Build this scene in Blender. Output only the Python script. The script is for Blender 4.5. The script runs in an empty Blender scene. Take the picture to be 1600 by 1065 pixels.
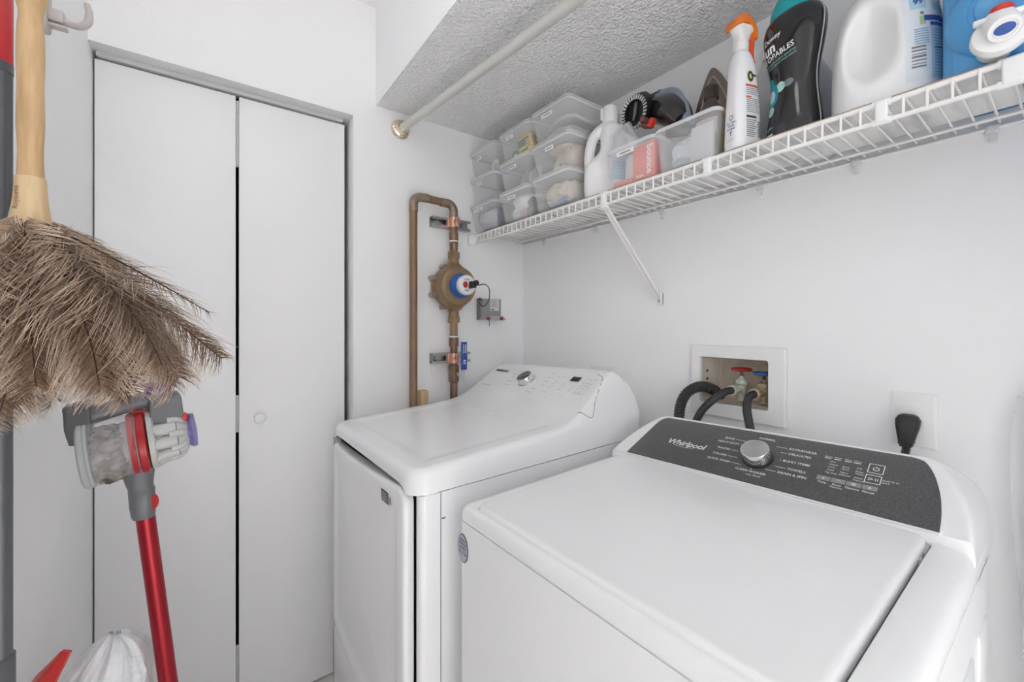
import bpy, bmesh, math, random
from math import sin, cos, pi, radians, sqrt
from mathutils import Vector, Matrix, noise
from mathutils.bvhtree import BVHTree

S = bpy.context.scene
COL = S.collection

# ------------------------------------------------------------------ camera, light, exposure
CAM = Vector((1.568, -1.21, 1.29))
YAW = radians(36.15)
FWD = Vector((-cos(YAW), sin(YAW), 0))
RGT = Vector((sin(YAW), cos(YAW), 0))
cd = bpy.data.cameras.new('camera')
cd.sensor_width = 36.0
cd.lens = 650.0 / 1600.0 * 36.0
cd.shift_y = -27.5 / 1600.0
cd.clip_start = 0.02
cam = bpy.data.objects.new('camera', cd)
COL.objects.link(cam)
cam.location = CAM
cam.rotation_euler = (pi / 2, 0, math.atan2(FWD.y, FWD.x) - pi / 2)
S.camera = cam

w = bpy.data.worlds.new('daylight')
S.world = w
w.use_nodes = True
w.node_tree.nodes['Background'].inputs[0].default_value = (0.985, 0.992, 1.0, 1)
w.node_tree.nodes['Background'].inputs[1].default_value = 1.6

LAMP_POS = Vector((0.85, -1.17, 2.40))
LAMP_STRENGTH = 11.0

# added fill light out of view, aimed at the floor to bounce light up
al = bpy.data.lights.new('fill_light', 'AREA')
al.shape = 'RECTANGLE'
al.size, al.size_y = 1.1, 0.6
al.spread = radians(75)
al.energy = 150.0
al.color = (0.985, 0.992, 1.0)
alo = bpy.data.objects.new('fill_light', al)
COL.objects.link(alo)
alo.location = (3.5, -1.08, 2.45)

S.view_settings.view_transform = 'Standard'
S.view_settings.look = 'None'
S.view_settings.gamma = 1.0
S.view_settings.use_curve_mapping = False
S.view_settings.exposure = -1.27
S.cycles.transparent_max_bounces = 40
S.cycles.max_bounces = 20
S.cycles.diffuse_bounces = 14

# ------------------------------------------------------------------ materials
MATS = {}

def mat(name, col, rough=0.5, metal=0.0, bump=None, noise2=None, coat=0.0, trans=0.0, emit=None, ior=1.5, clear=None, vcol=False, spec=0.5, streak=None):
    """bump=(scale, distance, kind)  noise2=(scale, colour2, low, high)  clear=transparent fraction"""
    if name in MATS:
        return MATS[name]
    m = bpy.data.materials.new(name)
    m.use_nodes = True
    nt = m.node_tree
    N, L = nt.nodes, nt.links
    b = N['Principled BSDF']
    b.inputs['Base Color'].default_value = (*col, 1)
    b.inputs['Roughness'].default_value = rough
    b.inputs['Metallic'].default_value = metal
    b.inputs['Coat Weight'].default_value = coat
    b.inputs['Transmission Weight'].default_value = trans
    b.inputs['IOR'].default_value = ior
    b.inputs['Specular IOR Level'].default_value = spec
    if emit:
        b.inputs['Emission Color'].default_value = (*emit[0], 1)
        b.inputs['Emission Strength'].default_value = emit[1]
    tc = N.new('ShaderNodeTexCoord')
    if noise2:
        sc, c2, lo, hi = noise2[:4]
        n = N.new('ShaderNodeTexNoise')
        n.inputs['Scale'].default_value = sc
        n.inputs['Detail'].default_value = 5
        r = N.new('ShaderNodeValToRGB')
        r.color_ramp.elements[0].position = lo
        r.color_ramp.elements[1].position = hi
        r.color_ramp.elements[0].color = (*col, 1)
        r.color_ramp.elements[1].color = (*c2, 1)
        if streak:
            mp = N.new('ShaderNodeMapping')
            mp.inputs['Scale'].default_value = streak
            L.new(tc.outputs['Object'], mp.inputs[0])
            L.new(mp.outputs[0], n.inputs['Vector'])
        else:
            L.new(tc.outputs['Object'], n.inputs['Vector'])
        L.new(n.outputs['Fac'], r.inputs[0])
        L.new(r.outputs[0], b.inputs['Base Color'])
    if vcol:
        a = N.new('ShaderNodeVertexColor')
        a.layer_name = 'tint'
        L.new(a.outputs[0], b.inputs['Base Color'])
    if bump:
        sc, dist = bump[0], bump[1]
        if len(bump) > 2 and bump[2] == 'popcorn':
            n = N.new('ShaderNodeTexNoise')
            n.inputs['Scale'].default_value = sc
            n.inputs['Detail'].default_value = 2
            n.inputs['Roughness'].default_value = 0.5
            r = N.new('ShaderNodeValToRGB')
            r.color_ramp.interpolation = 'B_SPLINE'
            r.color_ramp.elements[0].position = 0.36
            r.color_ramp.elements[1].position = 0.72
            L.new(tc.outputs['Object'], n.inputs['Vector'])
            L.new(n.outputs['Fac'], r.inputs[0])
            src = r.outputs[0]
        else:
            n = N.new('ShaderNodeTexNoise')
            n.inputs['Scale'].default_value = sc
            n.inputs['Detail'].default_value = 4
            L.new(tc.outputs['Object'], n.inputs['Vector'])
            src = n.outputs['Fac']
        bp = N.new('ShaderNodeBump')
        bp.inputs['Distance'].default_value = dist
        bp.inputs['Strength'].default_value = 1.0
        L.new(src, bp.inputs['Height'])
        L.new(bp.outputs[0], b.inputs['Normal'])
    if clear is not None:
        t = N.new('ShaderNodeBsdfTransparent')
        mx = N.new('ShaderNodeMixShader')
        mx.inputs[0].default_value = 1 - clear
        L.new(t.outputs[0], mx.inputs[1])
        L.new(b.outputs[0], mx.inputs[2])
        L.new(mx.outputs[0], N['Material Output'].inputs[0])
    MATS[name] = m
    return m

WHITE_WALL = mat('painted_wall', (0.88, 0.88, 0.885), 0.6, bump=(90, 0.0005), spec=0.3)
SOFFIT_W = mat('painted_soffit', (0.90, 0.90, 0.905), 0.6, bump=(120, 0.0008), spec=0.3)
POPCORN = mat('popcorn_ceiling', (0.93, 0.93, 0.93), 0.85, bump=(112, 0.0085, 'popcorn'), spec=0.15)
FLOORM = mat('floor_tile', (0.84, 0.82, 0.80), 0.4, noise2=(6, (0.78, 0.76, 0.74), 0.3, 0.7))
DOORM = mat('door_paint', (0.87, 0.87, 0.875), 0.4, bump=(140, 0.0006))
DARKGAP = mat('closet_shade', (0.03, 0.03, 0.03), 0.9)  # near-black colour puts the shade of the unlit closet into its walls
APPL = mat('appliance_white', (0.88, 0.885, 0.89), 0.26, coat=0.15)
APPL_SIDE = mat('appliance_side_white', (0.86, 0.865, 0.87), 0.28)
RUBBER = mat('black_rubber', (0.02, 0.02, 0.022), 0.5)
DARKPL = mat('dark_plastic', (0.05, 0.05, 0.055), 0.4)
PANEL = mat('graphite_panel', (0.060, 0.060, 0.062), 0.34, noise2=(420, (0.125, 0.125, 0.128), 0.38, 0.72), coat=0.15)
PRINT_W = mat('white_print', (0.9, 0.9, 0.9), 0.5)
PRINT_G = mat('grey_print', (0.22, 0.22, 0.23), 0.5)
PRINT_K = mat('black_print', (0.03, 0.03, 0.03), 0.5)
PRINT_BLUE = mat('blue_print', (0.02, 0.06, 0.25), 0.5)
STEEL = mat('brushed_steel', (0.62, 0.62, 0.63), 0.28, 1.0)
CHROME = mat('chrome', (0.75, 0.75, 0.76), 0.12, 1.0)
GALV = mat('galvanised_steel', (0.50, 0.50, 0.50), 0.38, 0.9, noise2=(40, (0.40, 0.40, 0.41), 0.35, 0.65))
WIREW = mat('white_coated_wire', (0.83, 0.82, 0.80), 0.35)
WPL = mat('white_plastic', (0.84, 0.84, 0.84), 0.35)
WPL2 = mat('ivory_plastic', (0.80, 0.77, 0.74), 0.4)
BOXTAN = mat('aged_box_plastic', (0.66, 0.60, 0.52), 0.6, noise2=(18, (0.50, 0.40, 0.28), 0.5, 0.78))

# ------------------------------------------------------------------ mesh helper
class MB:
    def __init__(self):
        self.v, self.f, self.m, self.c = [], [], [], {}
        self.mi = 0

    def add(self, verts, faces, mi=None):
        o = len(self.v)
        self.v += [Vector(p) for p in verts]
        for f in faces:
            self.f.append([i + o for i in f])
            self.m.append(self.mi if mi is None else mi)
        return self

    def merge(self, other, M=None, mi=None):
        vs = [M @ p for p in other.v] if M else other.v
        o = len(self.v)
        self.v += [p.copy() for p in vs]
        for f, m in zip(other.f, other.m):
            self.f.append([i + o for i in f])
            self.m.append(m if mi is None else mi)
        return self

    def box(self, c, s, bev=0.0, seg=2, M=None, mi=None):
        bm = bmesh.new()
        bmesh.ops.create_cube(bm, size=1.0)
        for v in bm.verts:
            v.co = Vector((v.co.x * s[0], v.co.y * s[1], v.co.z * s[2]))
        if bev > 0:
            bmesh.ops.bevel(bm, geom=list(bm.edges), offset=min(bev, min(s) * 0.49), segments=seg, profile=0.5, affect='EDGES')
        bm.verts.index_update()
        T = Matrix.Translation(Vector(c)) @ (M if M else Matrix())
        vs = [T @ v.co for v in bm.verts]
        fs = [[v.index for v in f.verts] for f in bm.faces]
        bm.free()
        return self.add(vs, fs, mi)

    def boxb(self, a, b, bev=0.0, seg=2, mi=None):
        a, b = Vector(a), Vector(b)
        return self.box((a + b) / 2, [abs(b[i] - a[i]) for i in range(3)], bev, seg, None, mi)

    def loft(self, rings, cap0=True, cap1=True, closed=True, mi=None):
        n = len(rings[0])
        vs, fs = [], []
        for r in rings:
            vs += [Vector(p) for p in r]
        for k in range(len(rings) - 1):
            for i in range(n if closed else n - 1):
                j = (i + 1) % n
                fs.append([k * n + i, k * n + j, (k + 1) * n + j, (k + 1) * n + i])
        if cap0:
            fs.append(list(range(n))[::-1])
        if cap1:
            b = (len(rings) - 1) * n
            fs.append([b + i for i in range(n)])
        return self.add(vs, fs, mi)

    def cyl(self, p0, p1, r0, r1=None, n=24, cap=True, mi=None):
        return self.tube([p0, p1], [r0, r0 if r1 is None else r1], n, False, cap, mi)

    def tube(self, pts, r, n=12, closed=False, cap=True, mi=None):
        pts = [Vector(p) for p in pts]
        m = len(pts)
        rr = r if isinstance(r, (list, tuple)) else [r] * m
        tang = []
        for i in range(m):
            if closed:
                t = pts[(i + 1) % m] - pts[(i - 1) % m]
            else:
                t = pts[min(i + 1, m - 1)] - pts[max(i - 1, 0)]
            tang.append(t.normalized())
        up = Vector((0, 0, 1)) if abs(tang[0].z) < 0.9 else Vector((1, 0, 0))
        nrm = (up - tang[0] * up.dot(tang[0])).normalized()
        rings = []
        for i in range(m):
            nrm = (nrm - tang[i] * nrm.dot(tang[i])).normalized()
            b = tang[i].cross(nrm)
            rings.append([pts[i] + (nrm * cos(2 * pi * k / n) + b * sin(2 * pi * k / n)) * rr[i] for k in range(n)])
        if closed:
            rings.append(rings[0])
            return self.loft(rings, False, False, True, mi)
        return self.loft(rings, cap, cap, True, mi)

    def lathe(self, prof, M=None, n=40, mi=None, cap0=True, cap1=True):
        M = M or Matrix()
        rings = [[M @ Vector((r * cos(2 * pi * k / n), r * sin(2 * pi * k / n), h)) for k in range(n)] for r, h in prof]
        return self.loft(rings, cap0, cap1, True, mi)

    def prism(self, outline, h0, h1, M=None, bev=0.0, mi=None):
        M = M or Matrix()
        if bev <= 0:
            n = len(outline)
            r0 = [M @ Vector((p[0], p[1], h0)) for p in outline]
            r1 = [M @ Vector((p[0], p[1], h1)) for p in outline]
            return self.loft([r0, r1], True, True, True, mi)
        rings = []
        for d, h in ((0, h0), (0, h1 - bev), (bev * 0.3, h1 - bev * 0.3), (bev, h1)):
            rings.append([M @ Vector((p[0], p[1], h)) for p in inset(outline, d)])
        return self.loft(rings, True, True, True, mi)

    def sphere(self, c, r, n=20, mi=None, sc=(1, 1, 1)):
        prof = []
        k = max(6, n // 2)
        for i in range(k + 1):
            a = -pi / 2 + pi * i / k
            prof.append((max(1e-5, r * cos(a)), r * sin(a)))
        M = Matrix.Translation(Vector(c)) @ Matrix.Diagonal((*sc, 1))
        return self.lathe(prof, M, n, mi, False, False)


def inset(ol, d):
    """shrink a 2D outline along its vertex normals"""
    if d == 0:
        return ol
    n = len(ol)
    area = sum(ol[i][0] * ol[(i + 1) % n][1] - ol[(i + 1) % n][0] * ol[i][1] for i in range(n))
    sgn = 1 if area > 0 else -1
    out = []
    for i in range(n):
        a, p, b = Vector(ol[i - 1][:2]), Vector(ol[i][:2]), Vector(ol[(i + 1) % n][:2])
        t = (b - a).normalized() if (b - a).length > 1e-9 else Vector((1, 0))
        nn = Vector((-t.y, t.x)) * sgn
        q = p + nn * d
        out.append((q.x, q.y))
    return out


def rrect(x0, x1, y0, y1, r, n=8):
    r = min(r, (x1 - x0) * 0.499, (y1 - y0) * 0.499)
    r = max(r, 1e-5)
    pts = []
    for cx, cy, a0 in ((x1 - r, y0 + r, -pi / 2), (x1 - r, y1 - r, 0), (x0 + r, y1 - r, pi / 2), (x0 + r, y0 + r, pi)):
        for k in range(n + 1):
            a = a0 + pi / 2 * k / n
            pts.append((cx + r * cos(a), cy + r * sin(a)))
    return pts


def rrect_dense(x0, x1, y0, y1, r, nc=8, ns=24):
    """rounded rectangle with subdivided straight runs, always 4*(nc+ns) points"""
    r = max(min(r, (x1 - x0) * 0.499, (y1 - y0) * 0.499), 1e-6)
    cs = [(x1 - r, y0 + r, -pi / 2), (x1 - r, y1 - r, 0), (x0 + r, y1 - r, pi / 2), (x0 + r, y0 + r, pi)]
    pts = []
    for q in range(4):
        cx, cy, a0 = cs[q]
        for k in range(nc):
            a = a0 + pi / 2 * k / (nc - 1)
            pts.append((cx + r * cos(a), cy + r * sin(a)))
        e = Vector(pts[-1])
        nx, ny, na = cs[(q + 1) % 4]
        s = Vector((nx + r * cos(na), ny + r * sin(na)))
        for k in range(1, ns + 1):
            p = e.lerp(s, k / (ns + 1))
            pts.append((p.x, p.y))
    return pts


def hf(rect, r, insets, zf, mapf=None, skirt=None, core=True):
    """surface over a rounded rectangle, built from concentric rings; zf(x,y,d) gives the height"""
    x0, x1, y0, y1 = rect
    mapf = mapf or (lambda x, y, z: Vector((x, y, z)))
    rings = []
    for i, d in enumerate(insets):
        ol = rrect_dense(x0 + d, x1 - d, y0 + d, y1 - d, max(r - d, 0.004))
        if i == 0 and skirt:
            rings.append([mapf(x, y, skirt(x, y)) for x, y in ol])
        rings.append([mapf(x, y, zf(x, y, d)) for x, y in ol])
    mb = MB()
    mb.loft(rings, False, True)
    return mb


def sellipse(a, b, e=2.0, n=40, cx=0.0, cy=0.0):
    pts = []
    for k in range(n):
        t = 2 * pi * k / n
        c, s = cos(t), sin(t)
        pts.append((cx + a * math.copysign(abs(c) ** (2 / e), c), cy + b * math.copysign(abs(s) ** (2 / e), s)))
    return pts


def catmull(keys, n):
    """smooth interpolation through tuples"""
    out = []
    m = len(keys)
    for i in range(m - 1):
        p0, p1, p2, p3 = keys[max(i - 1, 0)], keys[i], keys[i + 1], keys[min(i + 2, m - 1)]
        for k in range(n):
            t = k / n
            out.append(tuple(0.5 * ((2 * b) + (-a + c) * t + (2 * a - 5 * b + 4 * c - d) * t * t + (-a + 3 * b - 3 * c + d) * t ** 3)
                             for a, b, c, d in zip(p0, p1, p2, p3)))
    out.append(tuple(keys[-1]))
    return out


def bottle_loft(keys, n=6, seg=44, M=None):
    """keys: (z, half width, half depth, exponent, cx, cy)"""
    M = M or Matrix()
    mb = MB()
    rings = []
    for z, a, b, e, cx, cy in catmull(keys, n):
        rings.append([M @ Vector((x, y, z)) for x, y in sellipse(max(a, 1e-4), max(b, 1e-4), max(e, 1.6), seg, cx, cy)])
    mb.loft(rings)
    return mb


OFF = {}

def mesh_of(mb, name, off=None):
    me = bpy.data.meshes.new(name)
    o = off or Vector((0, 0, 0))
    me.from_pydata([p - o for p in mb.v], [], mb.f)
    me.polygons.foreach_set('material_index', mb.m)
    me.update()
    return me


def build(mb, name, mats, parent=None, world=True, sharp=38, label=None, fixn=True):
    off = OFF.get(parent.name, Vector((0, 0, 0))) if (parent and world) else Vector((0, 0, 0))
    me = mesh_of(mb, name, off)
    if fixn:
        bm = bmesh.new()
        bm.from_mesh(me)
        bmesh.ops.recalc_face_normals(bm, faces=bm.faces)
        bm.to_mesh(me)
        bm.free()
    for m in (mats if isinstance(mats, (list, tuple)) else [mats]):
        me.materials.append(m)
    me.polygons.foreach_set('use_smooth', [True] * len(me.polygons))
    if sharp:
        me.set_sharp_from_angle(angle=radians(sharp))
    if mb.c:
        at = me.color_attributes.new('tint', 'FLOAT_COLOR', 'POINT')
        for i, c in mb.c.items():
            at.data[i].color = (*c, 1)
    o = bpy.data.objects.new(name, me)
    COL.objects.link(o)
    if parent:
        o.parent = parent
        OFF[o.name] = OFF.get(parent.name, Vector((0, 0, 0)))
    if label:
        o['label'] = label
    return o


def thing(name, label, cat, loc=(0, 0, 0), rot=None, group=None):
    o = bpy.data.objects.new(name, None)
    COL.objects.link(o)
    o.empty_display_size = 0.05
    o.location = loc
    if rot:
        o.rotation_euler = rot
    OFF[o.name] = Vector(loc)
    o['label'] = label
    o['category'] = cat
    if group:
        o['group'] = group
    return o


def solo(mb, name, mats, label, cat, group=None, **k):
    """a thing that is a single mesh, given in world coordinates; its origin goes to its base"""
    xs = [p.x for p in mb.v]; ys = [p.y for p in mb.v]; zs = [p.z for p in mb.v]
    o0 = Vector(((min(xs) + max(xs)) / 2, (min(ys) + max(ys)) / 2, min(zs)))
    for i in range(len(mb.v)):
        mb.v[i] = mb.v[i] - o0
    o = build(mb, name, mats, **k)
    o.location = o0
    o['label'] = label
    o['category'] = cat
    if group:
        o['group'] = group
    return o


def struct(mb, name, mats, parent=None, label=None, **k):
    o = build(mb, name, mats, parent, **k)
    if not parent:
        o['kind'] = 'structure'
    if label:
        o['label'] = label
    return o


def dup(root, loc, label=None, group=None, rot=None):
    r = root.copy()
    COL.objects.link(r)
    r.location = loc
    if rot is not None:
        r.rotation_euler = rot
    if label:
        r['label'] = label
    if group:
        r['group'] = group
    for ch in list(root.children):
        c = ch.copy(); COL.objects.link(c); c.parent = r
        for g in list(ch.children):
            d = g.copy(); COL.objects.link(d); d.parent = c
    return r


def fuse(mb, voxel, smooth=4):
    """weld overlapping shapes into one smooth skin"""
    me = mesh_of(mb, 'tmp')
    bm = bmesh.new(); bm.from_mesh(me)
    bmesh.ops.recalc_face_normals(bm, faces=bm.faces)
    bm.to_mesh(me); bm.free()
    o = bpy.data.objects.new('tmp', me)
    COL.objects.link(o)
    r = o.modifiers.new('r', 'REMESH'); r.mode = 'VOXEL'; r.voxel_size = voxel
    s = o.modifiers.new('s', 'SMOOTH'); s.iterations = smooth; s.factor = 0.5
    dg = bpy.context.evaluated_depsgraph_get()
    m2 = bpy.data.meshes.new_from_object(o.evaluated_get(dg))
    out = MB()
    out.add([v.co.copy() for v in m2.vertices], [list(p.vertices) for p in m2.polygons])
    bpy.data.objects.remove(o)
    bpy.data.meshes.remove(m2)
    bpy.data.meshes.remove(me)
    return out


def text_mb(s, size, align='LEFT', shear=0.0, bold=0.0, space=1.0, valign='CENTER'):
    c = bpy.data.curves.new('t', 'FONT')
    c.body = s
    c.size = size
    c.align_x = align
    c.align_y = valign
    c.shear = shear
    c.offset = bold * size
    c.space_character = space
    c.resolution_u = 2
    o = bpy.data.objects.new('t', c)
    COL.objects.link(o)
    dg = bpy.context.evaluated_depsgraph_get()
    dg.update()
    m = bpy.data.meshes.new_from_object(o.evaluated_get(dg))
    out = MB()
    out.add([v.co.copy() for v in m.vertices], [list(p.vertices) for p in m.polygons])
    bpy.data.objects.remove(o)
    bpy.data.curves.remove(c)
    bpy.data.meshes.remove(m)
    return out


def build_each(parts, name, mats, parent=None, **k):
    return [build(p, name, mats, parent, **k) for p in parts]


def frame(o, ex, ey, ez=None):
    ex, ey = Vector(ex).normalized(), Vector(ey).normalized()
    ez = Vector(ez).normalized() if ez else ex.cross(ey)
    M = Matrix((ex, ey, ez)).transposed().to_4x4()
    return Matrix.Translation(Vector(o)) @ M


def rect_mb(x0, y0, x1, y1, h=0.0):
    m = MB()
    return m.add([(x0, y0, h), (x1, y0, h), (x1, y1, h), (x0, y1, h)], [[0, 1, 2, 3]])


def grid_mb(x0, y0, x1, y1, nx, ny, shape=None):
    m = MB()
    vs = []
    for j in range(ny + 1):
        for i in range(nx + 1):
            x, y = x0 + (x1 - x0) * i / nx, y0 + (y1 - y0) * j / ny
            if shape == 'ellipse':
                u, v = 2 * i / nx - 1, 2 * j / ny - 1
                x = (x0 + x1) / 2 + (x1 - x0) / 2 * u * sqrt(max(0, 1 - v * v / 2))
                y = (y0 + y1) / 2 + (y1 - y0) / 2 * v * sqrt(max(0, 1 - u * u / 2))
            vs.append((x, y, 0))
    fs = [[j * (nx + 1) + i, j * (nx + 1) + i + 1, (j + 1) * (nx + 1) + i + 1, (j + 1) * (nx + 1) + i] for j in range(ny) for i in range(nx)]
    return m.add(vs, fs)


class Wrap:
    """lays flat prints on to the skin of a shape: flat (x,y) sits in frame M and drops along -z of M"""
    def __init__(self, mb, M):
        self.t = BVHTree.FromPolygons(mb.v, mb.f)
        self.M = M
        self.d = -(M.to_3x3() @ Vector((0, 0, 1)))

    def __call__(self, flat, off=0.0006, mi=0, into=None, T=None):
        out = into if into is not None else MB()
        vs, last = [], None
        ok = []
        for p in flat.v:
            q = self.M @ (T @ p if T else p)
            h = self.t.ray_cast(q - self.d * 0.3, self.d)
            if h[0] is None:
                vs.append(q); ok.append(False)
            else:
                vs.append(h[0] - self.d * off); ok.append(True)
        fs = [f for f in flat.f if all(ok[i] for i in f)]
        out.add(vs, fs, mi)
        return out


def smooth01(a, b, x):
    t = max(0.0, min(1.0, (x - a) / (b - a)))
    return t * t * (3 - 2 * t)


def smin(a, b, k):
    h = max(0.0, min(1.0, 0.5 + 0.5 * (b - a) / k))
    return b * (1 - h) + a * h - k * h * (1 - h)


def smax(a, b, k):
    return -smin(-a, -b, k)


def arc(c, r, a0, a1, n, ax=(1, 0, 0), ay=(0, 0, 1)):
    c, ax, ay = Vector(c), Vector(ax), Vector(ay)
    return [c + (ax * cos(a0 + (a1 - a0) * k / n) + ay * sin(a0 + (a1 - a0) * k / n)) * r for k in range(n + 1)]


def crumple(c, s, seed, amp=0.2, freq=6.0, sub=4, e=0.7):
    """soft folded lump of cloth or film"""
    bm = bmesh.new()
    bmesh.ops.create_icosphere(bm, subdivisions=sub, radius=1.0)
    mb = MB()
    vs = []
    sv = Vector((seed * 3.1, seed * 1.7, seed * 0.9))
    for v in bm.verts:
        p = v.co.copy()
        q = Vector([math.copysign(abs(t) ** e, t) for t in p])
        n = noise.multi_fractal(p * freq * 0.3 + sv, 0.9, 2.2, 4) - 1.0
        n2 = abs(noise.noise(p * freq * 0.5 + sv * 2))
        q = q * (1 + amp * (0.35 * n - n2))
        vs.append(Vector(c) + Vector((q.x * s[0] / 2, q.y * s[1] / 2, q.z * s[2] / 2)))
    bm.verts.index_update()
    fs = [[v.index for v in f.verts] for f in bm.faces]
    bm.free()
    return mb.add(vs, fs)

# ================================================================== the room
ZC, ZS = 2.475, 2.11        # main ceiling, dropped ceiling over the machines
YL = -1.47                  # left wall
YS = -0.70                  # front edge of the dropped ceiling
XB = 4.6                   # the room goes on behind the photographer

m = MB(); m.boxb((-0.12, YL - 0.12, -0.1), (XB, 0.12, 0)); struct(m, 'floor', FLOORM)
m = MB(); m.boxb((-0.12, YL - 0.12, ZC), (XB, YS, ZC + 0.1)); struct(m, 'ceiling', SOFFIT_W)
m = MB()
m.boxb((-0.12, YS, ZS), (XB, 0.12, ZC + 0.1))
for i, f in enumerate(m.f):
    if all(abs(m.v[k].z - ZS) < 1e-6 for k in f):
        m.m[i] = 1
struct(m, 'ceiling_soffit', [SOFFIT_W, POPCORN])

# right wall with the opening for the water box
BX0, BX1, BZ0, BZ1 = 0.889, 1.078, 1.058, 1.190
m = MB()
m.boxb((-0.12, 0, 0), (BX0, 0.12, ZS + 0.01))
m.boxb((BX1, 0, 0), (XB, 0.12, ZS + 0.01))
m.boxb((BX0, 0, 0), (BX1, 0.12, BZ0))
m.boxb((BX0, 0, BZ1), (BX1, 0.12, ZS + 0.01))
m.boxb((BX0, 0.105, BZ0), (BX1, 0.12, BZ1))
struct(m, 'wall_right', WHITE_WALL)

# far wall with the closet opening
DY0, DY1, DZ1 = -1.47, -0.782, 2.05
m = MB()
m.boxb((-0.12, DY1, 0), (0, 0.0, ZC), 0.0)
m.boxb((-0.12, YL, DZ1), (0, DY1, ZC), 0.0)
struct(m, 'wall_far', WHITE_WALL)
m = MB(); m.boxb((-0.12, YL - 0.12, 0), (XB, YL, ZC)); struct(m, 'wall_left', WHITE_WALL)
m = MB(); m.boxb((1.96, -0.52, 0), (2.06, 0.05, ZS + 0.005)); struct(m, 'wall_light_block', WHITE_WALL)  # unseen return wall, added to block light from the open end
m = MB()
m.boxb((-0.55, -1.6, 0), (-0.52, -0.7, 2.2)); m.boxb((-0.55, -1.62, 0), (-0.12, -1.59, 2.2)); m.boxb((-0.55, -0.72, 0), (-0.12, -0.69, 2.2))
m.boxb((-0.55, -1.6, 2.17), (-0.12, -0.7, 2.2)); m.boxb((-0.55, -1.6, -0.03), (-0.12, -0.7, 0.0))
struct(m, 'wall_closet', DARKGAP)

# closet bifold door
door = thing('door_1', 'white bifold closet door of two flat panels with a small round knob', 'door', (-0.05, -1.13, 0))
del door['category']
door['kind'] = 'structure'
XP = -0.05
m = MB(); m.boxb((XP - 0.03, -1.4655, 0.012), (XP, -1.1375, 2.028), 0.0025); build(m, 'door_panel', DOORM, door)
m = MB(); m.boxb((XP - 0.03, -1.1285, 0.012), (XP, -0.7995, 2.028), 0.0025); build(m, 'door_panel', DOORM, door)
for z0, z1 in ((1.80, 2.015), (0.935, 1.055), (0.12, 0.24)):
    m = MB(); m.boxb((XP - 0.012, -1.1372, z0), (XP - 0.004, -1.1288, z1), 0.001)
    for k in range(5):
        zz = z0 + (z1 - z0) * (k + 0.5) / 5
        m.cyl((XP - 0.003, -1.133, zz - (z1 - z0) * 0.08), (XP - 0.003, -1.133, zz + (z1 - z0) * 0.08), 0.0025, n=8)
    build(m, 'hinge', mat('painted_hinge', (0.55, 0.55, 0.54), 0.4, bump=(300, 0.001)), door)
m = MB(); m.lathe([(0.008, 0.0), (0.0075, 0.010), (0.012, 0.016), (0.0165, 0.022), (0.0175, 0.028), (0.0155, 0.034), (0.009, 0.0375), (0.002, 0.0385)],
                  Matrix.Translation((XP, -1.0723, 0.978)) @ Matrix.Rotation(pi / 2, 4, 'Y'))
build(m, 'knob', WPL, door)
m = MB()
m.boxb((XP - 0.032, -1.462, 2.036), (XP + 0.002, -0.806, 2.05), 0.001)
build(m, 'track', mat('painted_track', (0.66, 0.66, 0.66), 0.4), door)
m = MB(); m.boxb((-0.12, DY0, DZ1 - 0.0005), (-0.001, DY1, DZ1 + 0.001)); build(m, 'head_lining', mat('head_paint', (0.72, 0.72, 0.72), 0.5), door)

# ceiling lamp (above the picture) - the room's own light
lamp = thing('ceiling_lamp', 'round white flush lamp on the ceiling above the frame', 'lamp', (LAMP_POS.x, LAMP_POS.y, ZC))
m = MB(); m.lathe([(0.175, ZC - 0.02), (0.18, ZC - 0.01), (0.18, ZC)], Matrix.Translation((LAMP_POS.x, LAMP_POS.y, 0))); build(m, 'base', CHROME, lamp)
m = MB(); m.lathe([(0.002, ZC - 0.095), (0.07, ZC - 0.09), (0.125, ZC - 0.07), (0.160, ZC - 0.045), (0.168, ZC - 0.02)], Matrix.Translation((LAMP_POS.x, LAMP_POS.y, 0)), cap1=False)
build(m, 'glass_shade', mat('lamp_glass', (0.9, 0.9, 0.88), 0.3, emit=((1.0, 0.995, 0.985), LAMP_STRENGTH)), lamp)

# ================================================================== dryer
dr = thing('dryer', 'white front-loading clothes dryer with a full width door and control console, beside the water pipes', 'clothes dryer', (0.40, -0.47, 0))
X0, X1, YF, YB = 0.070, 0.743, -0.868, -0.075

def d_base(x, y):
    return 0.957 + 0.018 * (x - 0.06) / 0.68 + 0.032 * min(1.0, (y + 0.86) / 0.46)

def d_top(x, y, d):
    z = d_base(x, y) - 0.005 * smooth01(0.045, 0.085, d) * (1 - smooth01(-0.46, -0.40, y))
    plane = 0.985 + 0.619 * (y + 0.40) + 0.029 * (x - 0.08)
    top = 1.127 + 0.029 * (x - 0.08)
    q = (y + 0.20) / 0.125
    if q > 0:
        top = 0.93 + (top - 0.93) * sqrt(max(0.0, 1 - min(1, q) ** 2.4))
    con = smin(plane, top, 0.02)
    if con > z:
        con = smin(con, 0.992 + 2.9 * (X1 - x), 0.024)
        con = smin(con, 1.050 + 4.2 * (x - X0), 0.020)
    z = smax(z, con, 0.034)
    r = 0.02
    if d < r:
        z -= r - sqrt(max(0, r * r - (r - d) ** 2))
    return z

def d_skirt(x, y):
    z = 0.9055 + 0.017 * (x - 0.06) / 0.68 + 0.012 * (y + 0.86) / 0.75
    if y < YF + 0.004:
        z += 0.017 * smooth01(X0 + 0.02, X0 + 0.06, x) * (1 - smooth01(X1 - 0.055, X1 - 0.03, x))
    return z

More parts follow.
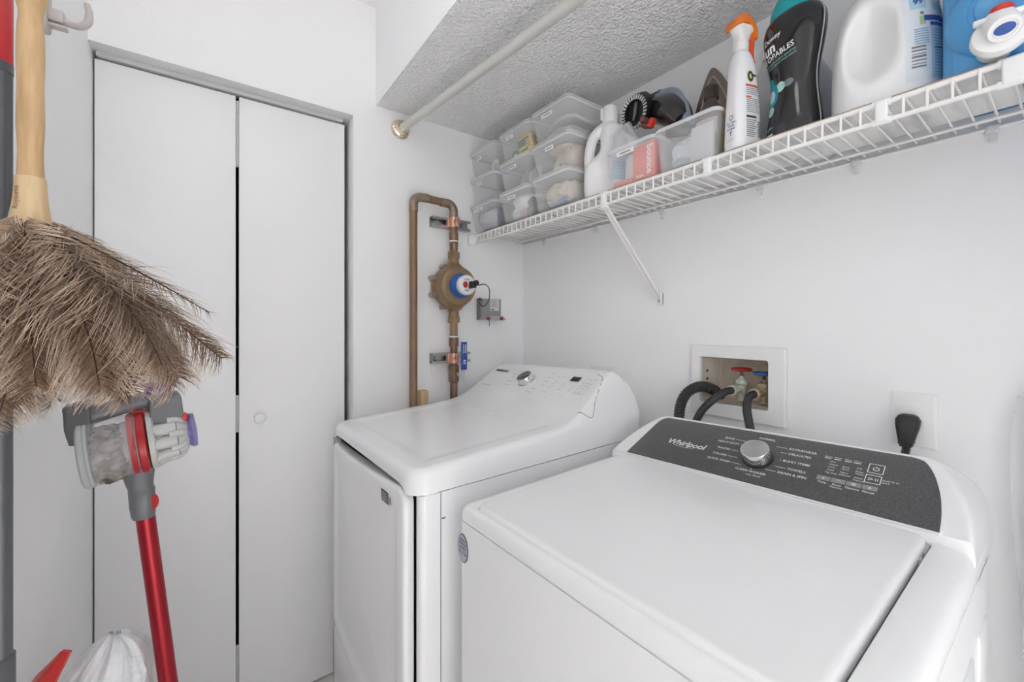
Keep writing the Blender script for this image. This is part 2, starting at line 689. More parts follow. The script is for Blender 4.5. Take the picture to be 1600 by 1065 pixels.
ins = [0, 0.0008, 0.003, 0.006, 0.010, 0.015, 0.020, 0.028, 0.036, 0.045, 0.052, 0.06, 0.068, 0.076, 0.085] + [0.085 + 0.0095 * k for k in range(1, 27)]
m = hf((X0, X1, YF, YB), 0.045, ins, d_top, skirt=d_skirt)
build(m, 'top_cover', APPL, dr, sharp=60)
mtop = m

def body_rings(x0, x1, y0, y1, r, zt, zb):
    ol = rrect_dense(x0, x1, y0, y1, r)
    return [[(x, y, zb) for x, y in ol], [(x, y, zt(x, y)) for x, y in ol]]

m = MB(); m.loft(body_rings(X0 + 0.001, X1 - 0.001, -0.838, YB + 0.004, 0.006, lambda x, y: d_skirt(x, -0.5 if y < -0.83 else y) - 0.002, 0.02))
for sx in (X0 + 0.05, X1 - 0.05):
    for sy in (-0.78, -0.13):
        m.cyl((sx, sy, 0), (sx, sy, 0.022), 0.02, n=12)
build(m, 'cabinet', APPL_SIDE, dr)
m = MB()
m.boxb((X1 - 0.0011, -0.800, 0.03), (X1 + 0.0002, -0.7985, 0.9205)); m.boxb((X1 - 0.001, -0.797, 0.862), (X1 + 0.0006, -0.789, 0.865))
build(m, 'side_seam', PRINT_G, dr)
m = MB()   # front frame: a column each side and the kick panel
def d_col(x0, x1):
    ol = rrect(x0, x1, YF, -0.802, 0.004, 4)
    if x1 > 0.5:
        ol = [(x1 - 0.016 + 0.016 * sin(a), -0.833 - 0.014 * cos(a)) for a in [pi / 2 * k / 10 for k in range(11)]] + [(x1, -0.802), (x0, -0.802), (x0, -0.847)]
    else:
        ol = [(x0 + 0.012, YF), (x1, YF), (x1, -0.802), (x0, -0.802), (x0, YF + 0.012)]
    m.loft([[(x, y, 0.03) for x, y in ol], [(x, y, d_skirt(x, -0.84) - 0.002) for x, y in ol]])
d_col(0.722, X1); d_col(X0, 0.076)
m.boxb((0.072, YF, 0.03), (0.724, -0.83, 0.272), 0.004)
build(m, 'front_frame', APPL, dr)
m = MB(); m.boxb((0.073, -0.8415, 0.265), (0.7225, -0.836, 0.944)); build(m, 'door_gap_shade', RUBBER, dr)  # dark sheet behind the door, stands in for the shade in its gap

def dz_top(x):
    return 0.8925 + 0.040 * (x - 0.066) / 0.65 - 0.007 * sin(pi * max(0, min(1, (x - 0.07) / 0.64)))
def d_door(x, z, d):
    y = 0.0115 * (1 - ((x - 0.39) / 0.36) ** 2) + 0.006 * smooth01(0.0, 0.3, d)
    dip = 0.0045 * smooth01(0.03, 0.06, d) * smooth01(0.93, 0.80, z)
    r = 0.010
    e = (r - sqrt(max(0, r * r - (r - d) ** 2))) if d < r else 0
    return -0.866 - y + dip + e
ins = [0, 0.0006, 0.002, 0.004, 0.007, 0.010, 0.018, 0.03, 0.04, 0.05, 0.06, 0.09, 0.12, 0.16, 0.2, 0.25, 0.3]
m = hf((0.0745, 0.7045, 0.285, 0.92), 0.035, ins, d_door, mapf=lambda x, z, y: Vector((x, y, z if z < 0.5 else z + (dz_top(x) - 0.92) * (z - 0.5) / 0.42)), skirt=lambda x, z: -0.846)
build(m, 'door', APPL, dr, sharp=60)
wr = Wrap(m, frame((0, -0.9, 0), (1, 0, 0), (0, 0, 1)))
m = MB()
wr(grid_mb(0.578, 0.868, 0.622, 0.897, 6, 4), 0.0006, 0, m)
wr(grid_mb(0.622, 0.868, 0.642, 0.897, 4, 4), 0.0006, 1, m)
for k in range(4):
    wr(grid_mb(0.583, 0.873 + 0.0055 * k, 0.612, 0.8745 + 0.0055 * k, 4, 1), 0.001, 1, m)
for k in range(3):
    wr(grid_mb(0.628 + 0.004 * k, 0.874, 0.630 + 0.004 * k, 0.891, 1, 3), 0.001, 0, m)
build(m, 'energy_sticker', [mat('sticker_dark', (0.06, 0.06, 0.065), 0.4), mat('sticker_white', (0.75, 0.75, 0.75), 0.4)], dr, label='dark rectangular sticker with small print', fixn=False)

# dryer console prints: lie on the console plane
DO, DEX, DEY = Vector((0.08, -0.40, 0.985)), Vector((0.99958, 0, 0.02902)), Vector((-0.01528, 0.85019, 0.52626))
DEZ = DEX.cross(DEY)
MD = frame(DO, DEX, DEY, DEZ)
wd = Wrap(mtop, MD)
m = MB()
def dtext(s, x, y, size, mi, al='LEFT', **k):
    wd(text_mb(s, size, al, **k), 0.0016, mi, m, Matrix.Translation((x, y, 0)))
dtext('SAMSUNG', 0.034, 0.203, 0.0195, 0, bold=0.03, space=1.0)
dtext('Moisture Sensor', 0.058, 0.108, 0.0085, 0)
for s, x, y in (('Normal', 0.212, 0.211), ('Heavy Duty', 0.203, 0.191), ('Bedding', 0.206, 0.171), ('Delicates', 0.208, 0.148), ('Permanent Press', 0.224, 0.126)):
    dtext(s, x, y, 0.0066, 1, 'RIGHT')
for s, x, y in (('Air Fluff', 0.372, 0.215), ('Quick Dry', 0.374, 0.193), ('Towels', 0.376, 0.171), ('Wrinkle', 0.376, 0.149), ('Time Dry', 0.350, 0.126), ('Active Wear', 0.335, 0.106)):
    dtext(s, x, y, 0.0066, 1)
for (x, y0, rows) in ((0.424, 0.176, ('High', 'Med', 'Med Low', 'Low')), (0.468, 0.174, ('More', 'Normal', 'Less', 'Damp')), (0.519, 0.165, ('Long', 'Med', 'Short'))):
    for i, s in enumerate(rows):
        dtext(s, x + 0.004, y0 - 0.0115 * i, 0.0055, 1)
        wd(grid_mb(x - 0.001, y0 - 0.0115 * i - 0.001, x + 0.001, y0 - 0.0115 * i + 0.001, 1, 1), 0.0008, 0, m)
for i in range(4):
    dtext(('60', '50', '40', '30')[i], 0.418 + 0.017 * i, 0.203, 0.0075, 1)
for x, y, s in ((0.424, 0.118, 'Temp'), (0.468, 0.113, 'Dry'), (0.512, 0.107, 'Time')):
    dtext(s, x, y, 0.0055, 1)
def dbox(x0, y0, x1, y1, t=0.0009):
    for a in ((x0, y0, x1, y0 + t), (x0, y1 - t, x1, y1), (x0, y0, x0 + t, y1), (x1 - t, y0, x1, y1)):
        wd(grid_mb(*a, 2, 2), 0.0016, 1, m)
dbox(0.552, 0.182, 0.592, 0.208); dtext('Power', 0.572, 0.188, 0.0055, 1, 'CENTER')
wd(text_mb('O', 0.009, 'CENTER'), 0.0007, 1, m, Matrix.Translation((0.572, 0.199, 0)))
dbox(0.552, 0.132, 0.592, 0.172); dtext('Start', 0.572, 0.142, 0.0055, 1, 'CENTER'); dtext('Hold', 0.572, 0.136, 0.0045, 1, 'CENTER')
dtext('> II', 0.572, 0.158, 0.011, 1, 'CENTER')
build(m, 'control_lettering', [PRINT_K, PRINT_G], dr, label='small grey and black printed legends', fixn=False)
m = MB(); wd(grid_mb(0.489, 0.188, 0.528, 0.211, 4, 3), 0.0022, 0, m); build(m, 'display', mat('display_glass', (0.02, 0.02, 0.022), 0.2), dr, label='small dark display window', fixn=False)
kp = MD @ Vector((0.288, 0.160, 0)); h = wd.t.ray_cast(kp + DEZ * 0.2, -DEZ); kp = h[0] if h[0] else kp
MK = frame(kp, DEX, DEY, DEZ)
m = MB(); m.lathe([(0.040, -0.004), (0.040, 0.002), (0.038, 0.003)], MK); build(m, 'knob_ring', mat('ring_white', (0.7, 0.7, 0.7), 0.3), dr)
m = MB(); m.lathe([(0.033, 0.0), (0.033, 0.004), (0.030, 0.005), (0.030, 0.024), (0.0285, 0.026), (0.0275, 0.026)], MK, cap1=False, mi=0)
m.lathe([(0.0275, 0.026), (0.0272, 0.025), (0.001, 0.025)], MK, cap0=False, mi=1)
m.box((0, 0, 0), (0.046, 0.006, 0.008), 0.002, 2, MK @ Matrix.Translation((0, 0, 0.027)) @ Matrix.Rotation(radians(35), 4, 'Z'), 1)
kn = build(m, 'selector_knob', [CHROME, mat('knob_face_steel', (0.36, 0.36, 0.37), 0.3, 1.0)], dr, label='round chrome selector knob with dark face')
m = MB()
a = [Vector((0.636, 0.055, 0)), Vector((0.655, 0.075, 0)), Vector((0.640, 0.13, 0)), Vector((0.622, 0.19, 0)), Vector((0.605, 0.222, 0)), Vector((0.575, 0.238, 0))]
pts = [tuple(p) for p in a]
pts = [Vector(p) for p in catmull(pts, 24)]
q = []
for p in pts:
    hh = wd.t.ray_cast(MD @ p + DEZ * 0.2, -DEZ)
    if hh[0]:
        q.append(hh[0] + DEZ * 0.0004)
m.tube(q, 0.0010, 6)
build(m, 'console_seam', PRINT_G, dr)

# ================================================================== washer
ws = thing('washing_machine', 'white top-loading washing machine with a grey control panel and silver knob', 'washing machine', (1.142, -0.48, 0))
WX0, WX1, WYF, WYB = 0.806, 1.478, -0.792, -0.165
def w_seam(x):
    return 0.889 + 0.036 * (x - 0.806)
def w_T(x, y):
    return 0.930 + 0.035 * (x - 0.85) + 0.03 * (y + 0.78)

m = MB()
ol = rrect_dense(WX0, WX1, WYF, WYB, 0.022)
m.loft([[(x, y, 0.025) for x, y in ol], [(x, y, w_seam(x) - 0.0025) for x, y in ol]])
for sx in (WX0 + 0.05, WX1 - 0.05):
    for sy in (-0.73, -0.22):
        m.cyl((sx, sy, 0), (sx, sy, 0.027), 0.02, n=12)
for y0, y1 in ((-0.70, -0.60), (-0.50, -0.36), (-0.30, -0.215)):
    m.boxb((WX1 - 0.004, y0, 0.06), (WX1 + 0.0035, y1, 0.83), 0.0032, 2)
build(m, 'cabinet', APPL_SIDE, ws)

rings = []
LX0, LX1, LYF, LYB = 0.852, 1.4335, -0.776, -0.3115
def lerp(a, b, t):
    return a + (b - a) * t
for f, zz, rr in ((0.02, 0.0, 0.022), (-0.01, 0.02, 0.024), (-0.015, 0.25, 0.024), (0.0, 0.5, 0.024), (0.07, 0.74, 0.024), (0.2, 0.9, 0.024), (0.45, 0.985, 0.022), (0.75, 1.0, 0.020), (0.96, 1.0, 0.018), (1.0, 0.96, 0.016), (1.005, 0.4, 0.016)):
    ol = rrect_dense(lerp(WX0, LX0, f), lerp(WX1, LX1, f), lerp(WYF, LYF, f), lerp(WYB, LYB, f), rr)
    rings.append([(x, y, lerp(w_seam(x), w_T(x, y) - 0.010, zz)) for x, y in ol])
m = MB(); m.loft(rings, True, False)
build(m, 'top_surround', APPL, ws, sharp=60)

rings = []
for d, dz in ((0.0, -0.022), (0.0, -0.008), (0.0006, -0.0045), (0.0022, -0.0018), (0.005, -0.0004), (0.009, 0.0)):
    ol = rrect_dense(0.8565 + d, 1.4285 - d, -0.7795 + d, -0.3135 - d, 0.020)
    rings.append([(x, y, w_T(x, y) + dz) for x, y in ol])
m = MB(); m.loft(rings)
build(m, 'lid', APPL, ws, sharp=60)
m = MB(); m.boxb((1.425, -0.352, 0.938), (1.4325, -0.318, 0.953), 0.002); m.boxb((1.4265, -0.385, 0.938), (1.4325, -0.372, 0.950), 0.002); build(m, 'lid_hinge', mat('hinge_grey', (0.45, 0.45, 0.45), 0.4), ws)

PA, PEX, PEY = Vector((0.85, -0.309, 0.95)), Vector((0.99924614, 0, 0.03882206)), Vector((-0.01993391, 0.85810838, 0.51308153))
PEZ = PEX.cross(PEY)
MP = frame(PA, PEX, PEY, PEZ)

def w_con(x, y, d):
    sh = 0.037 * (x - 0.85)
    plane = 0.9495 + 0.598 * (y + 0.309) + sh
    top = 1.0295 + sh
    if y > -0.168:
        top -= 14 * (y + 0.168) ** 2 + 0.15 * (y + 0.168)
    z = smin(plane, top, 0.006)
    for e in (1, -1):
        g = (WX1 - x) if e > 0 else (x - WX0)
        yb = 0.30
        cap = 0.905 + sh + 0.134 * (max(0.0, min(1.0, g / 0.078))) ** (0.36)
        z = smin(z, cap, 0.012)
    return max(z, 0.90 + sh)
m = MB()
NX, NY = 90, 46
vs = []
xs = []
for i in range(NX + 1):
    t = i / NX
    # cluster towards both ends
    xs.append(WX0 + (WX1 - WX0) * (0.5 - 0.5 * cos(pi * t)))
for j in range(NY + 1):
    y = -0.3125 + (0.1975) * j / NY
    for x in xs:
        vs.append((x, y, w_con(x, y, 0)))
n1 = NX + 1
fs = [[j * n1 + i, j * n1 + i + 1, (j + 1) * n1 + i + 1, (j + 1) * n1 + i] for j in range(NY) for i in range(NX)]
base = len(vs)
per = [i for i in range(n1)] + [j * n1 + NX for j in range(1, NY + 1)] + [NY * n1 + i for i in range(NX - 1, -1, -1)] + [j * n1 for j in range(NY - 1, 0, -1)]
for p in per:
    vs.append((vs[p][0], vs[p][1], 0.885 + 0.037 * (vs[p][0] - 0.85)))
for k in range(len(per)):
    k2 = (k + 1) % len(per)
    fs.append([per[k], base + k, base + k2, per[k2]])
m.add(vs, fs)
build(m, 'console', APPL, ws, sharp=50)

left = catmull([(0.0060, -0.0030), (0.0115, 0.030), (0.0165, 0.060), (0.0215, 0.090), (0.0275, 0.122), (0.0350, 0.140), (0.0480, 0.1490)], 5)
right = catmull([(0.540, 0.1490), (0.5565, 0.1440), (0.5665, 0.130), (0.5755, 0.108), (0.5840, 0.075), (0.5885, 0.045), (0.5905, 0.020), (0.5910, -0.0030)], 5)
outline = left + right
m = MB(); m.prism(inset(outline, -0.0032), -0.012, 0.0004, MP); build(m, 'panel_rim', APPL, ws)
m = MB(); m.prism(outline, -0.010, 0.0016, MP, bev=0.0006); build(m, 'control_panel', PANEL, ws, label='dark grey speckled control panel')

m = MB()
def wt(s, x, y, size, al='LEFT', mi=0, **k):
    m.merge(text_mb(s, size, al, **k), MP @ Matrix.Translation((x, y, 0.0021)), mi)
def wl(x0, y0, x1, y1, t=0.0005, mi=0):
    a, b = Vector((x0, y0)), Vector((x1, y1))
    d = (b - a).normalized(); nn = Vector((-d.y, d.x)) * t
    q = [MP @ Vector((*p, 0.0021)) for p in (a - nn, b - nn, b + nn, a + nn)]
    m.add(q, [[0, 1, 2, 3]], mi)
wt('Whirlpool', 0.1405, 0.066, 0.0245, 'CENTER', shear=0.22, bold=0.010, space=0.96)
a = [MP @ Vector((0.140 + 0.030 * cos(t), 0.0595 + 0.006 * sin(t), 0.0021)) for t in [pi * 1.05 + pi * 0.75 * k / 14 for k in range(15)]]
for k in range(14):
    m.add([a[k], a[k + 1], a[k + 1] + PEY * 0.0008, a[k] + PEY * 0.0008], [[0, 1, 2, 3]])
TS = 0.0082
for s, x, y, x1 in (('JEANS', 0.2415, 0.1125, 0.267), ('HEAVY DUTY', 0.2575, 0.0985, 0.264), ('WHITES', 0.2445, 0.0775, 0.264), ('COLORS', 0.2450, 0.0580, 0.268), ('QUICK WASH', 0.2590, 0.0410, 0.282)):
    wt(s, x, y, TS, 'RIGHT', bold=0.008); wl(x + 0.003, y, x1, y)
for s, x, y, x0 in (('ACTIVEWEAR', 0.3537, 0.1130, 0.330), ('DELICATES', 0.3575, 0.0985, 0.342), ('BULKY ITEMS', 0.3536, 0.0768, 0.347), ('TOWELS', 0.3675, 0.0567, 0.345), ('DRAIN & SPIN', 0.3535, 0.0427, 0.331)):
    wt(s, x, y, TS, 'LEFT', bold=0.008); wl(x0, y, x - 0.003, y)
wt('NORMAL', 0.3065, 0.1300, TS, 'CENTER', bold=0.008)
wt('CLEAN WASHER', 0.3058, 0.0280, TS, 'CENTER', bold=0.008); wl(0.3055, 0.033, 0.3060, 0.037)
wt('with affresh', 0.3150, 0.0190, 0.0062, 'CENTER')
T2 = 0.0052
for s, x in (('Sense', 0.4190), ('Wash', 0.4340), ('Rinse', 0.4510), ('Done', 0.4650)):
    wt(s, x, 0.1120, T2)
    wl(x, 0.1075, x + 0.011, 0.1075, 0.0008)
for s, x, y in (('Hot', 0.4300, 0.1000), ('Warm', 0.4300, 0.0925), ('Cool', 0.4300, 0.0850), ('Cold', 0.4300, 0.0775), ('Tap Cold', 0.4275, 0.0700), ('Extra', 0.4510, 0.0920), ('Rinse', 0.4510, 0.0860), ('Fabric', 0.4500, 0.0770), ('Softener', 0.4500, 0.0710), ('Soil', 0.4720, 0.0950), ('Deep', 0.4720, 0.0870), ('Water', 0.4720, 0.0810), ('Water', 0.4720, 0.0710), ('Presoak', 0.4720, 0.0650)):
    wt(s, x, y, T2)
for i, s in enumerate(('Temp', 'Rinse', 'Options', 'Faucet')):
    x = 0.4190 + 0.0229 * i
    wt(s, x + 0.0105, 0.0430, 0.0064, 'CENTER', bold=0.006)
wt('Options', 0.4190 + 0.0229 + 0.0105, 0.0370, 0.0058, 'CENTER')
for y0, y1 in ((0.0910, 0.1130), (0.0655, 0.0850)):
    for a in ((0.4882, y0, 0.5098, y0), (0.4882, y1, 0.5098, y1), (0.4882, y0, 0.4882, y1), (0.5098, y0, 0.5098, y1)):
        wl(*a, 0.0006)
cx, cy = 0.499, 0.1015
for k in range(18):
    a0, a1 = radians(120 + 300 * k / 18), radians(120 + 300 * (k + 1) / 18)
    wl(cx + 0.0042 * cos(a0), cy + 0.0042 * sin(a0), cx + 0.0042 * cos(a1), cy + 0.0042 * sin(a1), 0.0006)
wl(cx, cy + 0.001, cx, cy + 0.006, 0.0006)
cx, cy = 0.4950, 0.0753
for a in ((cx - 0.002, cy - 0.003, cx - 0.002, cy + 0.003), (cx - 0.002, cy + 0.003, cx + 0.004, cy), (cx + 0.004, cy, cx - 0.002, cy - 0.003), (cx + 0.0075, cy - 0.003, cx + 0.0075, cy + 0.003), (cx + 0.0105, cy - 0.003, cx + 0.0105, cy + 0.003)):
    wl(*a, 0.0005)
wt('Hold 3s to', 0.5118, 0.0775, 0.0052); wt('Start', 0.5118, 0.0720, 0.0052)
build(m, 'control_lettering', PRINT_W, ws, label='white printed legends and maker name', fixn=False)
PADM = mat('pad_grey', (0.27, 0.27, 0.275), 0.4)
for i in range(4):
    m = MB()
    x = 0.4190 + 0.0229 * i
    m.prism(rrect(x, x + 0.0213, 0.0485, 0.0592, 0.0008, 3), 0.001, 0.0021, MP)
    pad = build(m, 'touch_pad', PADM, ws, label='grey touch pad with a white symbol')
    m = MB()
    c = MP @ Matrix.Translation((x + 0.0107, 0.0538, 0.0023))
    if i == 0:
        m.merge(rect_mb(-0.001, -0.003, 0.001, 0.003), c); m.merge(grid_mb(-0.002, -0.0035, 0.002, 0.0, 4, 4, 'ellipse'), c)
    elif i == 1:
        for k in range(5):
            aa = pi * (0.1 + 0.8 * k / 4)
            m.merge(rect_mb(-0.0004, 0.0015, 0.0004, 0.0035), c @ Matrix.Rotation(aa - pi / 2, 4, 'Z'))
    elif i == 2:
        m.merge(rect_mb(-0.003, -0.0028, 0.003, 0.0028), c)
    else:
        m.merge(grid_mb(-0.0025, -0.003, 0.0025, 0.001, 4, 4, 'ellipse'), c); m.add([c @ Vector(p) for p in ((-0.0018, -0.0005, 0), (0.0018, -0.0005, 0), (0, 0.0038, 0))], [[0, 1, 2]])
    build(m, 'symbol', mat('symbol_white', (0.6, 0.6, 0.6), 0.5), pad, fixn=False)
MK = MP @ Matrix.Translation((0.3068, 0.0690, 0))
MK = MK @ Matrix.Diagonal((0.89, 0.89, 0.95, 1))
m = MB(); m.lathe([(0.0335, 0.001), (0.0335, 0.006), (0.032, 0.007)], MK); kb = build(m, 'knob_skirt', RUBBER, ws)
m = MB()
m.lathe([(0.0315, 0.004), (0.0315, 0.0285), (0.0305, 0.030), (0.0298, 0.0303)], MK, 56, mi=0, cap1=False)
m.lathe([(0.0298, 0.0303), (0.0294, 0.0298), (0.0005, 0.0296)], MK, 56, mi=1, cap0=False)
spun = mat('spun_aluminium', (0.70, 0.70, 0.71), 0.27, 1.0)
b = spun.node_tree.nodes['Principled BSDF']
b.inputs['Anisotropic'].default_value = 0.75
tg = spun.node_tree.nodes.new('ShaderNodeTangent'); tg.direction_type = 'RADIAL'; tg.axis = 'Z'
spun.node_tree.links.new(tg.outputs[0], b.inputs['Tangent'])
# the knob keeps its own turned axis so that the brushed rings run round it
kn = thing('tmp_axis', '', '')
bpy.data.objects.remove(kn)
inv = MK.inverted()
for i in range(len(m.v)):
    m.v[i] = inv @ m.v[i]
ko = build(m, 'selector_knob', [CHROME, spun], None, world=False, label='round silver selector knob with spun face')
ko.parent = ws
ko.matrix_local = Matrix.Translation(-Vector((1.142, -0.48, 0))) @ MK
# oval service sticker on the front
m = MB()
c = Vector((0.8285, -0.7928, 0.8345))
el = [(0.0195 * cos(2 * pi * k / 36), 0.0285 * sin(2 * pi * k / 36)) for k in range(36)]
MS = frame(c, (1, 0, 0), (0, 0, 1), (0, -1, 0))
m.prism(el, -0.0005, 0.0006, MS, mi=1); m.prism([(x * 0.93, y * 0.95) for x, y in el], 0.0, 0.0008, MS, mi=0)
# the print on it is too worn to read: rows of small dark marks
for y, hw, hh, n, mi in ((0.0165, 0.0115, 0.0022, 9, 2), (0.0090, 0.0150, 0.0022, 12, 2), (0.0015, 0.0125, 0.0022, 9, 2), (-0.0095, 0.0160, 0.0018, 12, 1)):
    for k in range(n):
        if mi == 1 and k in (3, 7):
            continue
        x = -hw + 2 * hw * (k + 0.5) / n
        m.merge(rect_mb(x - hw / n * 0.72, y - hh, x + hw / n * 0.72, y + hh), MS @ Matrix.Translation((0, 0, 0.0011)), mi)
        m.merge(rect_mb(x - hw / n * 0.3, y - hh * 0.4, x + hw / n * 0.25, y + hh * 0.5), MS @ Matrix.Translation((0, 0, 0.0014)), 0)
m.merge(rect_mb(-0.017, -0.0045, 0.017, -0.0038), MS @ Matrix.Translation((0, 0, 0.0011)), 1)
build(m, 'service_sticker', [mat('sticker_silver', (0.45, 0.45, 0.47), 0.35), PRINT_K, PRINT_BLUE], ws, label='silver oval sticker with dark print', fixn=False)

# ================================================================== water pipe with meter
BRONZE = mat('aged_copper', (0.30, 0.19, 0.115), 0.42, 0.55, noise2=(22, (0.22, 0.15, 0.10), 0.35, 0.7))
BRONZE2 = mat('tarnished_copper', (0.27, 0.155, 0.105), 0.45, 0.5, noise2=(30, (0.17, 0.11, 0.085), 0.35, 0.65))
SOLDER = mat('solder_grey_copper', (0.36, 0.29, 0.23), 0.4, 0.7, noise2=(30, (0.28, 0.20, 0.14), 0.4, 0.6))
METERB = mat('cast_bronze', (0.33, 0.225, 0.125), 0.42, 0.45, noise2=(25, (0.25, 0.17, 0.10), 0.35, 0.7), bump=(160, 0.0008))
COPPER = mat('copper_clamp', (0.72, 0.44, 0.32), 0.3, 0.9)
BLUEPL = mat('blue_plastic', (0.012, 0.11, 0.42), 0.35)
REDPL = mat('red_plastic', (0.52, 0.03, 0.03), 0.35)
PX, PYL, PYR, PZT = 0.050, -0.5713, -0.3966, 1.7810

pw = thing('water_pipe', 'brown copper water pipe bent over the top and down through a round brass meter', 'pipe', (PX, -0.49, 0))
DXP = -0.018
m = MB()
m.tube([(PX, PYL, 0.004), (PX, PYL, PZT - 0.045)], 0.0150, 20)
build(m, 'riser', BRONZE, pw)
m = MB()
pts = [(PX, PYL, PZT - 0.06)] + [tuple(p) for p in arc((PX, PYL + 0.032, PZT - 0.032), 0.032, pi, pi / 2, 8, (0, 1, 0), (0, 0, 1))] + [(PX, PYL + 0.06, PZT)]
m.tube(pts, 0.0172, 20)
build(m, 'elbow', SOLDER, pw)
m = MB(); m.tube([(PX, PYL + 0.04, PZT), (PX, PYR - 0.04, PZT - 0.004)], 0.0150, 20); build(m, 'cross_pipe', BRONZE, pw)
m = MB()
pts = [(PX, PYR - 0.058, PZT - 0.004)] + [tuple(p) for p in arc((PX, PYR - 0.030, PZT - 0.034), 0.030, pi / 2, 0, 8, (0, 1, 0), (0, 0, 1))] + [(PX, PYR, PZT - 0.058)]
m.tube(pts, 0.0170, 20)
build(m, 'elbow', SOLDER, pw)
m = MB()
MZ = Matrix.Translation((PX, PYR, 0))
m.lathe([(0.0150, 0.003), (0.0150, 1.085), (0.0150, 1.30), (0.0150, 1.34)], MZ, 24)
build(m, 'drop_pipe', BRONZE2, pw)
m = MB()
m.lathe([(0.0145, 1.53), (0.0145, 1.74)], MZ, 24)
m.lathe([(0.0175, 1.630), (0.0185, 1.634), (0.0185, 1.660), (0.0160, 1.664), (0.0155, 1.69)], MZ, 24)
m.lathe([(0.0150, 1.575), (0.0165, 1.578), (0.0165, 1.606), (0.0178, 1.609), (0.0178, 1.626), (0.0150, 1.630)], MZ, 24)
build(m, 'drop_pipe', BRONZE, pw)
build_each([MB().lathe([(0.0186, 1.6225), (0.0188, 1.625), (0.0186, 1.628)], MZ, 20), MB().lathe([(0.0185, 1.233), (0.0188, 1.236), (0.0185, 1.239)], MZ, 20)], 'thread_tape', WPL, pw, label='white thread tape ring')
m = MB()
hexp = [(0.0245 * cos(2 * pi * k / 8 + 0.2), 0.0245 * sin(2 * pi * k / 8 + 0.2)) for k in range(8)]
m.prism(hexp, 1.556, 1.582, MZ, bev=0.003); m.lathe([(0.0215, 1.535), (0.0215, 1.556)], MZ, 24)
build(m, 'union_nut', METERB, pw)
m = MB()
m.prism(hexp, 1.293, 1.318, MZ, bev=0.003); m.lathe([(0.0215, 1.318), (0.0200, 1.340)], MZ, 24)
m.lathe([(0.0185, 1.240), (0.0165, 1.245), (0.0160, 1.293)], MZ, 24)
build(m, 'union_nut', METERB, pw)
m = MB()
m.lathe([(0.0190, 1.196), (0.0200, 1.199), (0.0200, 1.228), (0.0185, 1.233)], MZ, 24)
build(m, 'coupling', BRONZE2, pw)
m = MB()
m.lathe([(0.0150, 1.048), (0.0205, 1.052), (0.0215, 1.075), (0.0200, 1.092), (0.0215, 1.100), (0.0215, 1.118), (0.0165, 1.122)], MZ, 24)
build(m, 'coupling', BRONZE2, pw)

# meter: drum with its axis out of the wall
MC = Vector((0.075, PYR - 0.002, 1.4390))
mt = MB()
MXm = Matrix.Translation((DXP, MC.y, MC.z)) @ Matrix.Rotation(pi / 2, 4, 'Y')
mt.lathe([(0.060, 0.028), (0.082, 0.032), (0.084, 0.048), (0.084, 0.060), (0.079, 0.064)], MXm, 48)
mt.lathe([(0.079, 0.062), (0.078, 0.085), (0.079, 0.098), (0.078, 0.118), (0.070, 0.124), (0.035, 0.126)], MXm, 48)
for s in (1, -1):
    rings = []
    for t, hw, hx in ((0.0, 0.070, 0.036), (0.3, 0.066, 0.035), (0.6, 0.046, 0.029), (0.85, 0.026, 0.021), (1.0, 0.020, 0.019)):
        z = MC.z + s * (0.035 + 0.066 * t)
        rings.append([(lerp(0.085 + DXP, PX, t) + a, PYR + b, z) for a, b in sellipse(hx, hw, 2.4, 28)])
    mt.loft(rings)
mt = fuse(mt, 0.0035, 3)
mo = build(mt, 'meter_body', METERB, pw, sharp=50)
for k in range(8):
    m = MB()
    a = radians(22.5 + 45 * k)
    y, z = MC.y + 0.090 * cos(a), MC.z + 0.090 * sin(a)
    m.cyl((0.012, y, z), (0.046, y, z), 0.0105, n=14)
    m.cyl((0.003, y, z), (0.014, y, z), 0.006, n=10)
    build(m, 'flange_bolt', mat('bolt_metal', (0.42, 0.36, 0.30), 0.35, 0.8), mo)
MR = Matrix.Translation((DXP, MC.y, MC.z)) @ Matrix.Rotation(pi / 2, 4, 'Y')
m = MB()
m.lathe([(0.034, 0.120), (0.0475, 0.126), (0.0485, 0.136), (0.0455, 0.139), (0.0475, 0.142), (0.0465, 0.152), (0.0440, 0.155), (0.0445, 0.160), (0.0425, 0.164), (0.0380, 0.164)], MR, 44)
rg = build(m, 'register_collar', BLUEPL, pw, label='blue register collar')
m = MB()
m.lathe([(0.0385, 0.160), (0.0400, 0.168), (0.0395, 0.180), (0.0370, 0.182)], MR, 44, mi=0)
m.lathe([(0.0345, 0.1815), (0.0340, 0.1825), (0.001, 0.1825)], MR, 44, mi=1, cap0=False)
MF = frame((0.1828 + DXP, MC.y, MC.z), (0, 1, 0), (0, 0, 1), (1, 0, 0))
m.merge(grid_mb(-0.020, -0.012, 0.002, 0.014, 8, 8, 'ellipse'), MF @ Matrix.Translation((0, 0, 0.0004)), 2)
for y, x0, x1 in ((0.019, -0.016, 0.010), (0.0225, -0.010, 0.008), (-0.0165, -0.012, 0.010), (-0.021, -0.014, 0.006), (-0.0245, -0.006, 0.004)):
    m.merge(rect_mb(x0, y - 0.0008, x1, y + 0.0008), MF @ Matrix.Translation((0, 0, 0.0006)), 3)
build(m, 'register_dial', [mat('dial_ring', (0.72, 0.70, 0.66), 0.3, 0.3), WPL, REDPL, PRINT_K], rg, label='white register dial with a red mark', fixn=False)
m = MB()
m.box((0.192 + DXP, MC.y + 0.018, MC.z + 0.001), (0.022, 0.026, 0.026), 0.005, 3)
m.cyl((0.190 + DXP, MC.y + 0.026, MC.z + 0.006), (0.206 + DXP, MC.y + 0.030, MC.z + 0.008), 0.011, n=16)
m.box((0.196 + DXP, MC.y + 0.006, MC.z - 0.008), (0.014, 0.012, 0.014), 0.003, 2)
